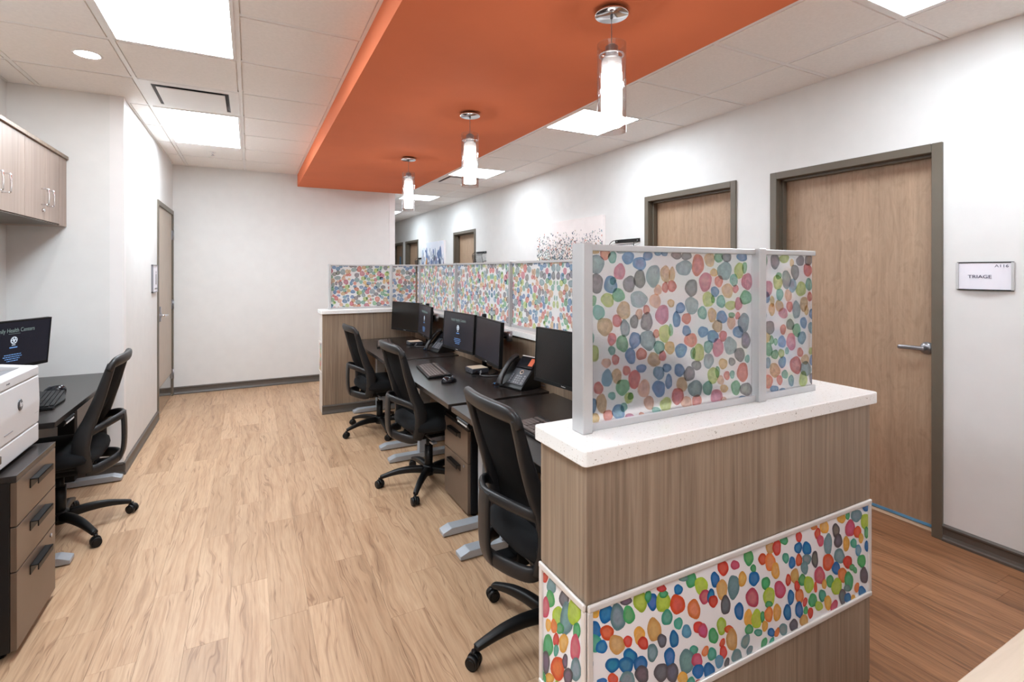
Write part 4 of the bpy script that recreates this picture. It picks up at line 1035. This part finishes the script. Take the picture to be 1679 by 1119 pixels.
def monitor(label, p_l, p_r, ztop, h=.30, on=False, tilt=3, group='monitors on the row of desks', base=False):
    w = math.hypot(p_r[0]-p_l[0], p_r[1]-p_l[1])
    u, v, n = frame_axes(p_l, p_r, tilt)
    o = Vector((p_l[0], p_l[1], ztop-h))
    cen = o+u*w/2
    t_ = thing('monitor', label, 'monitor', (cen.x, cen.y, ztop-h), group=group)
    obj('housing', obox(BM(), o, u, v, n, 0, w, 0, h, -.024, -.002, .003), 'black', t_)
    b = BM(); bz = .008
    for q in ((0, w, 0, .020), (0, w, h-bz, h), (0, bz, .02, h-bz), (w-bz, w, .02, h-bz)): obox(b, o, u, v, n, q[0], q[1], q[2], q[3], -.002, .0015)
    obj('bezel', b, 'black', t_)
    sc_ = obj('screen', obox(BM(), o, u, v, n, bz, w-bz, .02, h-bz, -.002, .0), 'screen_on' if on else 'screen', t_)
    text('brand_mark', 'ViewSonic', .0085, o+u*w/2+v*.010+n*.0017, u, v, 'print_white', t_)
    obj('rear_bulge', obox(BM(), o, u, v, n, w*.22, w*.78, .06, h-.05, -.052, -.022, .008), 'black', t_)
    if on:
        c0 = o+u*w/2+n*.0004
        text('screen_title', 'Family Health Centers', .034, c0+v*(h*.80), u, v, 'txt_green', t_, sx=.82)
        b = BM(); [obox(b, c0+v*(h*.735), u, v, n, -.036+.009*i, -.036+.009*i+.0065, -.0012, .0012, 0, .0002) for i in range(8)]; o9 = obj('screen_subtitle', b, 'txt_green', t_); o9['kind'] = 'stuff'
        b = BM(); cc = c0+v*(h*.60)+n*.0002; R_ = .021
        ring = [cc+(u*math.cos(a)+v*math.sin(a))*R_ for a in [2*PI*i/28 for i in range(28)]]
        b.faces.new([b.verts.new(q) for q in ring]); e_ = obj('emblem', b, 'txt_white', t_)
        b = BM()
        for a, rr, rd in ((90, .011, .0042), (210, .011, .0042), (330, .011, .0042), (30, .0135, .003), (150, .0135, .003), (270, .013, .0035)):
            q0 = cc+(u*math.cos(math.radians(a))+v*math.sin(math.radians(a)))*rr+n*.0003
            b.faces.new([b.verts.new(q0+(u*math.cos(2*PI*i/10)+v*math.sin(2*PI*i/10)*1.5)*rd) for i in range(10)])
        o2 = obj('emblem_figures', b, 'screen_on', t_); o2['kind'] = 'stuff'
        b = BM(); obox(b, c0+v*(h*.505), u, v, n, -.011, .011, -.002, .002, 0, .0002); obj('caption', b, 'txt_white', t_)
        b = BM(); obox(b, c0+v*(h*.455), u, v, n, -.024, .024, -.0035, .0035, 0, .0002); obj('caption_bar', b, 'txt_blue', t_)
        rnd = random.Random(5); b = BM()
        for r_, (x0_, x1_) in enumerate(((-.052, .050), (-.058, .058), (-.046, .044), (-.034, .034))):
            x_ = x0_
            while x_ < x1_:
                l_ = .004+.010*rnd.random()
                obox(b, c0+v*(h*(.31-.042*r_)), u, v, n, x_, min(x_+l_, x1_), -.0025, .0025, 0, .0002); x_ += l_+.003
        o3 = obj('screen_text', b, 'txt_blue', t_); o3['kind'] = 'stuff'
    return t_, cen, n
def seen(p): return p
# user sits at -X side: left of the user is the far (+Y) end
mons = [('black monitor with a dark screen at the far corner of the row, leftmost', (1.345, 5.37), (1.505, 4.895), 1.150, False),
        ('monitor with a dim health-centre page, turned edge-on at the farthest desk', (1.49, 4.885), (1.44, 4.372), 1.146, True),
        ('monitor with the lit Family Health Centers page on the middle desk', (1.42, 3.965), (1.472, 3.448), 1.146, True),
        ('blank navy monitor on the middle desk, right of the lit page', (1.468, 3.40), (1.412, 2.885), 1.144, False),
        ('blank black monitor on the nearest desk, cut off by the aluminium post', (1.424, 2.455), (1.478, 1.94), 1.160, False),
        ('black monitor blurred behind the largest glass screen', (1.47, 1.885), (1.41, 1.37), 1.150, False)]
MN = []
for lb_, a, b_, zt, on in mons: MN.append(monitor(lb_, a, b_, zt, .30, on))
MN[3][0].children
for ch in MN[3][0].children:
    if ch.name.startswith('screen'): ch.data.materials[0] = M['screen_on']
def dual_arm(label, y, cA, cB):
    t_ = thing('monitor_mount', label, 'monitor mount', (1.555, y, DZ), group='dual monitor mounts clamped to the desks')
    b = BM(); box(b, 1.515, 1.595, y-.05, y+.05, DZ, DZ+.014, .003); box(b, 1.575, 1.597, y-.03, y+.03, DZ-.06, DZ+.012, .003); obj('clamp', b, 'black', t_)
    b = BM(); cyl(b, (1.555, y, DZ+.012), (1.555, y, 1.135), .017, n=18); obj('pole', b, 'black', t_)
    b = lathe(BM(), [(0, .02), (.017, .018), (.019, .0), (.0, 0)], (1.555, y, 1.135), 18); obj('cap', b, 'black', t_)
    for (cen, n), zz in ((cA, .985), (cB, 1.035)):
        e = Vector((1.575, (y+cen.y)/2+.04, zz)) if cen.y > y else Vector((1.545, cen.y-.15, zz)); q = Vector((cen.x, cen.y, zz))-n*.055
        b = BM(); sweep(b, [(1.555, y, zz), e], .045, .022, side=(0, 0, 1)); cyl(b, (1.555, y, zz-.03), (1.555, y, zz+.03), .026, n=16); obj('lower_link', b, 'black', t_)
        b = BM(); sweep(b, [e+Vector((0, 0, .012)), Vector((q.x+.035, q.y, zz+.012))], .035, .02, side=(0, 0, 1)); cyl(b, e-Vector((0, 0, .03)), e+Vector((0, 0, .035)), .019, n=16); obj('upper_link', b, 'hinge', t_)
        b = BM(); cyl(b, (q.x+.035, q.y, zz-.05), (q.x+.035, q.y, zz+.05), .013, n=14); obox(b, q, n.cross(Vector((0, 0, 1))), Vector((0, 0, 1)), n, -.05, .05, -.05, .05, 0, .004)
        sweep(b, [(q.x+.035, q.y, zz), q], .03, .03, side=(0, 0, 1)); obj('head', b, 'black', t_)
dual_arm('black dual monitor mount at the farthest desk', 4.78, MN[0][1:], MN[1][1:])
dual_arm('black dual monitor mount at the middle desk', 3.425, MN[2][1:], MN[3][1:])
dual_arm('black dual monitor mount at the nearest desk', 1.915, MN[4][1:], MN[5][1:])
# left desk monitor on its foot: user looks towards -X, so left of the user is the near end
m_, cen, n = monitor('large navy monitor with the Family Health Centers page on the left desk', (-1.305, 3.640), (-1.108, 4.070), 1.194, .282, True, -5, group=None)
b = BM(); q = cen-n*.05; sweep(b, [q+Vector((0, 0, .14)), q+Vector((0, 0, -.02))-n*.01, Vector((q.x, q.y, DZ+.008))-n*.02], .06, .02, side=n.cross(Vector((0, 0, 1)))); obj('stand_neck', b, 'black', m_)
b = BM(); cyl(b, Vector((q.x, q.y, DZ))-n*.0, Vector((q.x, q.y, DZ+.010)), .10, n=32); obj('stand_foot', b, 'black', m_)

def keyboard(label, loc, rz, group='keyboards on the desks', light=True, z=DZ, wave=False):
    """local: x across depth (front edge at -x), y along the length"""
    t_ = thing('keyboard', label, 'keyboard', (loc[0], loc[1], z), math.radians(rz), group)
    L_, D_ = .45, .155
    b = BM(); n_ = 14; A = []
    def ed(y): return -.012*(math.cos(y/L_*2*PI)) if wave else 0
    poly = [(-D_/2+ed(-L_/2+L_*i/n_)-.0, -L_/2+L_*i/n_) for i in range(n_+1)]+[(D_/2, L_/2), (D_/2, -L_/2)]
    lo = [b.verts.new((x, y, .004)) for x, y in poly]; hi = [b.verts.new((x, y, .012+.012*(x+D_/2)/D_)) for x, y in poly]
    b.faces.new(lo[::-1]); b.faces.new(hi)
    for i in range(len(poly)): b.faces.new((lo[i], lo[(i+1) % len(poly)], hi[(i+1) % len(poly)], hi[i]))
    for sx_ in (-.06, .06):
        for sy_ in (-.2, .2): box(b, sx_-.01, sx_+.01, sy_-.01, sy_+.01, 0, .005)
    lobj('keyboard_body', b, 'black', t_)
    kb = BM()
    rows = [(-.058, [.020]*3+[.11]+[.020]*4), (-.039, None), (-.020, None), (-.001, None), (.018, None), (.046, None)]
    for xr, spec in rows:
        y = -L_/2+.012; end = L_/2-.012
        cells_ = []
        if spec:
            for w_ in spec: cells_.append((y, y+w_)); y += w_
            y = y+.004
        while y+.018 <= end+.001:
            cells_.append((y, y+.0188)); y += .0188
            if len(cells_) in (15, 18): y += .006
        for a_, b2 in cells_:
            if b2 > end: continue
            zz = .013+.012*(xr+D_/2)/D_
            # local y runs to the user's left or right; symmetrical enough
            c0 = box(kb, xr-.0082, xr+.0082, a_+.0012, b2-.0012, zz, zz+.006)
    o_ = lobj('keys', kb, 'key' if light else 'black', t_); o_['kind'] = 'stuff'
    return t_
keyboard('grey keyboard on the middle desk beside a mouse', (1.160, 3.445), -7)
keyboard('keyboard on the farthest desk behind two chair backs', (1.175, 4.945), -12)
keyboard('keyboard on the nearest desk, just peeking over the quartz corner', (1.165, 1.86), 0)
keyboard('black curved keyboard on the left desk beside the printer', (-1.01, 3.645), 188, light=False, wave=True)
def mouse(label, loc, rz, z=DZ):
    t_ = thing('computer_mouse', label, 'mouse', (loc[0], loc[1], z), math.radians(rz), 'computer mice')
    b = BM(); rings = []
    for k_ in range(9):
        ph = PI/2*k_/8; ring = []
        for i in range(20):
            a = 2*PI*i/20; r_ = math.cos(ph)**.7
            xx = math.cos(a)*.055*r_; yy_ = math.sin(a)*.032*r_*(1-.15*math.cos(a)); zz = .002+.036*math.sin(ph)*(1-.25*math.cos(a)*r_)
            ring.append(b.verts.new((xx, yy_, zz)))
        rings.append(ring)
        if k_ == 8: break
    for A, B in zip(rings, rings[1:]):
        for i in range(20):
            f = b.faces.new((A[i], A[(i+1) % 20], B[(i+1) % 20], B[i])); f.smooth = True
    b.faces.new(rings[0][::-1])
    bmesh.ops.remove_doubles(b, verts=b.verts[:], dist=.0001)
    lobj('mouse_shell', b, 'gloss' if 'gloss' in M else 'black', t_)
    b = BM(); cyl(b, (.028, -.003, .030), (.028, .003, .030), .009, n=14); lobj('scroll_wheel', b, 'grey_pl', t_)
M['gloss'] = plain('gloss_black_plastic', (30, 30, 34), .15, var=.02)
mouse('black computer mouse near the front of the middle desk', (1.150, 3.085), 10)
mouse('black computer mouse on the left desk behind the curved keyboard', (-1.04, 3.945), 175)

def dock(label, x, y, rz=0):
    t_ = thing('docking_station', label, 'docking station', (x, y, DZ), math.radians(rz), 'docking stations on the desks')
    lobj('case', box(BM(), -.065, .065, -.065, .065, .002, .036, .006, 3), 'dark_tray', t_)
    lobj('lid', box(BM(), -.058, .058, -.058, .058, .0362, .0385, .001, 1), 'lam_top', t_)
    b = BM()
    for yy_ in (-.035, 0): cyl(b, (-.0652, yy_, .019), (-.0662, yy_, .019), .005, n=12)
    lobj('port', b, 'chrome', t_)
    for k_, (a_, b2) in enumerate((((-.03, -.065, .02), (-.10, -.13, .012)), ((.0, -.065, .02), (-.04, -.16, .01)))):
        b = BM(); p0, p1 = Vector(a_), Vector(b2); sweep(b, [p0, p0.lerp(p1, .4)], .014, .009); tube(b, smooth_path([p0.lerp(p1, .4), p1, p1+Vector((.10, -.04, -.004)), p1+Vector((.20, .0, -.004))], 4), .003)
        lobj('cable', b, 'grey_pl' if k_ else 'black', t_)
dock('black docking box with wooden-look lid on the middle desk, by the phone', 1.442, 3.30, 0)
dock('black docking box on the farthest desk, left of the phone', 1.43, 4.80, 0)

def phone(label, x, y, rz):
    """local: user side at -x, screen up the slope at +x"""
    t_ = thing('desk_phone', label, 'phone', (x, y, DZ), math.radians(rz), 'desk phones')
    b = BM(); sl = math.radians(42)
    # wedge body: side profile extruded along y
    prism(b, [(-.085, 0), (.085, 0), (.085, .03), (.070, .158), (.062, .165), (-.080, .020), (-.088, .010)], 'y', -.105, .105, .004)
    lobj('phone_body', b, 'black', t_)
    p0 = Vector((-.0845, 0, .0155)); d = (Vector((.058, 0, .1655))-p0); Ls = d.length; v = d.normalized(); u = Vector((0, -1, 0)); n_ = u.cross(v)
    if n_.z < 0: n_ = -n_
    b = BM(); obox(b, p0, u, v, n_, -.038, .100, .02, Ls-.075, .001, .005, .001); lobj('key_bed', b, 'dark_tray', t_)
    b = BM()
    for r_ in range(4):
        for c_ in range(3): obox(b, p0, u, v, n_, .010+c_*.018, .022+c_*.018, .028+r_*.015, .038+r_*.015, .005, .007)
    for r_ in range(4):
        for c_ in range(2): obox(b, p0, u, v, n_, -.028+c_*.014, -.018+c_*.014, .030+r_*.016, .040+r_*.016, .005, .007) if c_ == 0 else obox(b, p0, u, v, n_, .074, .088, .030+r_*.016, .040+r_*.016, .005, .007)
    o_ = lobj('keys', b, 'grey_pl', t_); o_['kind'] = 'stuff'
    b = BM(); cc = p0+u*.036+v*.108
    cyl(b, cc+n_*.004, cc+n_*.007, .016, n=24); lobj('navigation_ring', b, 'chrome', t_)
    b = BM(); cyl(b, cc+n_*.007, cc+n_*.0085, .008, n=18); lobj('select_button', b, 'black', t_)
    b = BM(); obox(b, p0, u, v, n_, -.036, .104, Ls-.070, Ls+.012, .003, .012, .002); lobj('display_bezel', b, 'gloss', t_)
    b = BM(); obox(b, p0, u, v, n_, .058, .096, Ls-.052, Ls+.002, .0121, .0128); o_ = lobj('display_tab', b, 'orange_dk', t_); o_['label'] = 'orange strip of the display'
    b = BM(); obox(b, p0, u, v, n_, -.036, .104, Ls+.012, Ls+.018, .0, .013); lobj('display_top_edge', b, 'alu_warm', t_)
    # handset
    b = BM(); hs = p0-u*.074
    pts = smooth_path([hs+v*(-.012)+n_*.020, hs+v*.02+n_*.034, hs+v*.07+n_*.042, hs+v*.13+n_*.044, hs+v*.18+n_*.036, hs+v*.205+n_*.022], 4)
    k_ = len(pts); ww = [.050-.014*math.sin(PI*i/(k_-1)) for i in range(k_)]
    sweep(b, pts, ww, [.030-.006*math.sin(PI*i/(k_-1)) for i in range(k_)], side=(0, 1, 0), n=14, e=2.6); lobj('handset', b, 'charcoal', t_)
    b = BM(); tube(b, smooth_path([(-.07, .10, .02), (-.10, .14, .008), (-.06, .17, .006), (.0, .15, .006), (.05, .13, .006)], 5), .004); lobj('handset_cord', b, 'black', t_)
    b = BM(); tube(b, smooth_path([(.085, -.05, .012), (.11, -.10, .006), (.12, -.18, .004)], 5), .0035); lobj('line_cord', b, 'grey_pl', t_)
    b = BM(); box(b, -.10, -.06, .125, .137, .006, .016, .003); o_ = lobj('plug', b, 'blue_lbl', t_)
phone('black desk phone with orange display strip, beside the nearest monitor', 1.500, 2.765, 14)
phone('black desk phone at the near edge of the farthest desk', 1.530, 4.325, 10)

# =====================================================================
# LEFT ALCOVE: wall cabinets, printer
# =====================================================================
CX0, CX1 = -1.443, -1.132
def wall_cabinet(label, y0, y1, seam):
    z0, z1 = 1.788, 2.248
    t_ = thing('wall_cabinet', label, 'cabinet', ((CX0+CX1)/2, (y0+y1)/2, z0), group='wood-look wall cabinets in the alcove')
    obj('carcass', box(BM(), CX0, CX1-.02, y0+.001, y1-.001, z0, z1, .001, 1), 'lam_light', t_)
    obj('bottom_edge', box(BM(), CX0, CX1-.004, y0, y1, z0-.006, z0-.0005, .001, 1), 'frame', t_)
    obj('top_edge', box(BM(), CX0, CX1+.012, y0, y1, z1+.0005, z1+.022, .001, 1), 'lam', t_)
    for a_, b_, hs in ((y0+.002, seam-.0012, -1), (seam+.0012, y1-.002, 1)):
        d_ = obj('door', box(BM(), CX1-.0195, CX1, a_, b_, z0+.002, z1-.002, .001, 1), 'lam_light', t_)
        yh = seam+hs*.047; b = BM()
        za, zb = z0+.095, z0+.192
        tube(b, smooth_path([(CX1, yh, za), (CX1+.026, yh, za), (CX1+.034, yh, za+.008), (CX1+.034, yh, zb-.008), (CX1+.026, yh, zb), (CX1, yh, zb)], 3), .0045, 10)
        obj('handle', b, 'chrome', d_)
        if hs < 0:
            b = BM(); cyl(b, (CX1, yh+.02, z0+.062), (CX1+.010, yh+.02, z0+.062), .010, n=16); obj('lock', b, 'chrome', d_)
    return t_
wall_cabinet('wood-look wall cabinet nearest the corner, with two bright loop handles', 3.80, 4.385, 4.10)
wall_cabinet('wood-look wall cabinet cut by the left picture edge', 3.215, 3.798, 3.455)
t_ = thing('cabinet_filler', 'narrow wood-look filler between the wall cabinets and the alcove corner', 'filler panel', (-1.29, 4.46, 1.788))
obj('filler_panel', box(BM(), CX0, CX1, 4.387, 4.526, 1.782, 2.248, .001, 1), 'lam_light', t_); obj('top_edge', box(BM(), CX0, CX1+.012, 4.387, 4.526, 2.2485, 2.270, .001, 1), 'lam', t_)

# printer
t_ = thing('laser_printer', 'white laser printer with round logo on the black pedestal', 'printer', (-1.04, 2.79, .70))
px0, px1, py0, py1 = -1.245, -.842, 2.575, 2.985
b = BM(); prism(b, [(px1, .715), (px1, .797), (px0, .797), (px0, .715)], 'y', py0, py1, .006); obj('paper_drawer', b, 'white_pl', t_)
obj('feet', box(BM(), px0+.03, px1-.03, py0+.03, py1-.03, .70, .716), 'black', t_)
b = BM(); prism(b, [(px1, .800), (px1+.004, .90), (px1, 1.010), (px0, 1.010), (px0, .800)], 'y', py0, py1, .006); obj('printer_body', b, 'white_pl', t_)
b = BM()   # upper cover, a frame round the sunken output tray, rising to the rear
def zt(x): return 1.052+(px1-x)/(px1-px0)*.05
def sl(x0, x1, y0, y1, z0, dz_=0): prism(b, [(x0, z0), (x1, z0), (x1, zt(x1)+dz_), (x0, zt(x0)+dz_)], 'y', y0, y1, .005)
sl(px1-.045, px1, py0, py1, 1.0125); sl(px0, px0+.05, py0, py1, 1.0125); sl(px0+.045, px1-.04, py0, py0+.05, 1.0125); sl(px0+.045, px1-.04, py1-.045, py1, 1.0125)
obj('top_cover', b, 'white_pl', t_)
b = BM(); prism(b, [(px0+.045, 1.012), (px1-.042, 1.012), (px1-.042, 1.040), (px0+.045, 1.018)], 'y', py0+.045, py1-.042); obj('output_tray', b, 'dark_tray', t_)
b = BM(); box(b, px1-.12, px1-.06, py0+.06, py1-.06, 1.030, 1.046, .003); obj('tray_rest', b, 'grey_pl', t_)
b = lathe(BM(), [(0, .0075), (.021, .0075), (.0235, .006), (.0235, .002)], (px1-.001, 2.765, .925), 32, 'x'); obj('logo_disc', b, 'logo_grey', t_)
text('logo_letters', 'hp', .030, (px1+.0072, 2.764, .928), (0, 1, 0), (0, 0, 1), 'print_white', t_, shear=.35)
text('model_lettering', 'LaserJet', .010, (px1+.0006, 2.66, 1.032), (0, 1, 0), (0, 0, 1), 'grey_pl', t_)
obj('drawer_pull', box(BM(), px1-.001, px1+.003, 2.62, 2.70, .835, .839, .001, 1), 'grey_pl', t_)
obj('front_button', box(BM(), px1-.001, px1+.002, 2.93, 2.97, .848, .851, .0008, 1), 'grey_pl', t_)

# =====================================================================
# PENDANTS
# =====================================================================
def pendant(x, y, label):
    t_ = thing('pendant_light', label, 'light', (x, y, 2.06), group='glass cylinder pendants under the orange bulkhead')
    b = lathe(BM(), [(0, .025), (.052, .025), (.056, .012), (.070, .010), (.071, .003), (.069, 0), (0, 0)], (x, y, 2.560), 36); obj('canopy', b, 'chrome', t_)
    b = BM(); cyl(b, (x, y, 2.548), (x, y, 2.560), .006, n=12); cyl(b, (x, y, 2.42), (x, y, 2.56), .0016, n=8); obj('cord', b, 'grey_pl', t_)
    b = lathe(BM(), [(0, .068), (.014, .066), (.027, .056), (.029, .0), (.026, -.002), (0, -.002)], (x, y, 2.372), 24); obj('socket', b, 'hinge', t_)
    b = BM(); lathe(b, [(.0455, .003), (.0535, .003), (.0535, -.003), (.0455, -.003)], (x, y, 2.392), 32, closed=True)
    for k_ in range(3):
        a = 2*PI*k_/3+.5; cyl(b, (x+.02*math.cos(a), y+.02*math.sin(a), 2.392), (x+.052*math.cos(a), y+.052*math.sin(a), 2.392), .0022, n=8)
    obj('spider_ring', b, 'chrome', t_)
    b = lathe(BM(), [(.0610, .372), (.0575, .372), (.0575, 0), (.0610, 0)], (x, y, 2.066), 40, closed=True); obj('outer_glass', b, 'glass', t_)
    b = lathe(BM(), [(.0, .225), (.043, .225), (.043, .002), (.040, 0), (0, 0)], (x, y, 2.090), 32); obj('lit_tube', b, 'lit_p', t_)
    b = lathe(BM(), [(.0432, .285), (.0405, .285), (.0405, .2255), (.0432, .2255)], (x, y, 2.090), 32, closed=True); obj('frosted_collar', b, 'frost', t_)
    return t_
pendant(1.360, 1.690, 'nearest glass cylinder pendant, largest, in front of a ceiling panel')
pendant(1.368, 3.255, 'middle glass cylinder pendant')
pendant(1.375, 4.820, 'farthest and smallest glass cylinder pendant, by the white wall end')

# =====================================================================
# CORRIDOR WALL: canvases and file pockets
# =====================================================================
def canvas(label, y0, y1, z0, z1, kind):
    t_ = thing('canvas_art', label, 'picture', (XR, (y0+y1)/2, z0))
    obj('canvas', box(BM(), XR-.038, XR-.001, y0, y1, z0, z1, .002), 'canvas', t_)
    rnd = random.Random(kind*17)
    b = BM(); lay = b.verts.layers.float_color.new('tint')
    zo = [0.0]
    def blot(y, z, r, col, asp=1.0, k_=0):
        zo[0] += .000003 if kind == 1 else .000015
        ph = rnd.random()*6; n_ = 9
        vs = []
        for i in range(n_):
            a = 2*PI*i/n_; rr = r*(1+.2*math.sin(2*a+ph))
            q = b.verts.new((XR-.0384-zo[0], min(max(y+rr*math.cos(a), y0+.002), y1-.002), min(max(z+rr*asp*math.sin(a), z0+.002), z1-.002))); q[lay] = (*lin3(col), 1); vs.append(q)
        b.faces.new(vs)
    if kind == 1:
        for i in range(60): blot(y0+(y1-y0)*rnd.random(), z0+(z1-z0)*(.02+.45*rnd.random()), .05+.08*rnd.random(), rnd.choice([(246, 232, 226), (236, 240, 236), (250, 236, 220), (238, 240, 244), (240, 222, 212)]), .8, i)
        for i in range(2200):
            h_ = rnd.random()**.9; wob = .10*math.sin(7*i)
            z = z0+(z1-z0)*(.02+.82*h_*(.75+.25*math.sin(i*.37)))
            s_ = .004+.010*rnd.random()*(1-h_*.5)
            blot(y0+(y1-y0)*rnd.random(), z, s_, rnd.choice([(60, 60, 70), (70, 90, 110), (90, 140, 150), (140, 150, 160), (200, 130, 110), (50, 70, 90), (120, 150, 130), (190, 180, 160), (110, 110, 120)]), 1.2, i)
        for i in range(26):
            y = y0+(y1-y0)*rnd.random(); z = z0+.1; l_ = .25+.3*rnd.random()
            for j in range(14): blot(y+.03*math.sin(j*.3+i), z+l_*j/14, .0022, (150, 160, 165), 6, j)
    else:
        for i in range(50): blot(y0+(y1-y0)*rnd.random(), z0+(z1-z0)*(.3+.7*rnd.random()), .10+.12*rnd.random(), rnd.choice([(226, 228, 238), (236, 232, 240), (220, 226, 236)]), 1, i)
        for i in range(240):
            h_ = rnd.random()
            blot(y0+(y1-y0)*rnd.random(), z0+(z1-z0)*.75*h_**1.5, .02+.035*rnd.random(), rnd.choice([(70, 90, 140), (110, 130, 170), (240, 240, 245), (150, 160, 175), (50, 60, 90), (180, 190, 205)] + ([(210, 150, 80)] if i % 2 else [])), 2.2, i)
    me = bpy.data.meshes.new('painted_marks'); 
    xs = [q.co for q in b.verts]; c_ = Vector(((min(q.x for q in xs)), (y0+y1)/2, z0)); bmesh.ops.translate(b, verts=b.verts[:], vec=-c_)
    b.to_mesh(me); b.free(); me.materials.append(M['film2']); o_ = link_mesh('painted_marks', me, None, t_, c_); o_['kind'] = 'stuff'
M['canvas'] = plain('primed_canvas', (238, 230, 228), .8, var=.01)
t = NT('art_paint'); t.bsdf((200, 200, 200), .7); a_ = t.n('ShaderNodeAttribute', attribute_name='tint'); t.l(a_.outputs['Color'], t.p.inputs['Base Color']); M['film2'] = t.m
canvas('pale canvas speckled with small dark and teal dabs, beside the middle wood door', 4.288, 5.663, 1.30, 2.075, 1)
canvas('blue and grey abstract canvas farther down the corridor', 9.225, 10.656, 1.25, 2.070, 2)
def file_pocket(label, y0, y1, zt_):
    t_ = thing('wall_file_pocket', label, 'file holder', (XR, (y0+y1)/2, zt_-.34), group='black wire file pockets on the corridor wall')
    b = BM(); box(b, XR-.012, XR-.001, y0, y1, zt_-.035, zt_, .003); obj('back_rail', b, 'black', t_)
    b = BM()
    for y in (y0+.03, y1-.03): cyl(b, (XR-.014, y, zt_-.018), (XR-.012, y, zt_-.018), .007, n=12)
    obj('screw', b, 'hinge', t_)
    for s_, k_ in ((0, 0), (1, 1)):
        zt2 = zt_-.04-.15*k_
        b = BM(); d_ = .085
        # front and side wires
        for i in range(15):
            y = y0+.01+(y1-y0-.02)*i/14
            tube(b, [(XR-d_, y, zt2-.02), (XR-.055, y, zt2-.15), (XR-.008, y, zt2-.17)], .0016, 5)
        for j in range(8):
            f_ = j/7; x_ = XR-d_+(.03)*f_
            tube(b, [(XR-.008, y0, zt2-.02-.13*f_+.03*(1-f_)), (x_, y0, zt2-.02-.13*f_), (x_, y1, zt2-.02-.13*f_), (XR-.008, y1, zt2-.02-.13*f_+.03*(1-f_))], .0016, 5)
        obj('wire_basket', b, 'black', t_)['kind'] = 'stuff'
        for y in (y0, y1):
            b = BM(); tube(b, smooth_path([(XR-.006, y, zt2+.03), (XR-.04, y, zt2+.028), (XR-d_, y, zt2-.02), (XR-.057, y, zt2-.15), (XR-.006, y, zt2-.17)], 4), .0035, 8); obj('side_wire', b, 'black', t_)
        b = BM(); tube(b, [(XR-d_, y0, zt2-.02), (XR-d_, y1, zt2-.02)], .0035, 8); obj('rim_wire', b, 'black', t_)
file_pocket('black wire file pocket between the speckled canvas and the middle door', 3.749, 4.117, 1.796)
file_pocket('black mesh file pocket right of the third wood door', 7.33, 7.72, 1.792)
file_pocket('black mesh file pocket beside the blue abstract canvas', 10.68, 11.0, 1.765)

# pale counter end at the lower right corner
t_ = thing('counter_cabinet', 'pale wood counter corner at the bottom right edge', 'counter', (1.6, .05, 0))
obj('carcass', box(BM(), .92, 2.2, -.45, .395, .0, .72, .002), 'lam_light', t_)
obj('counter_slab', box(BM(), .90, 2.22, -.47, .422, .72, .75, .002), 'lam_top', t_)
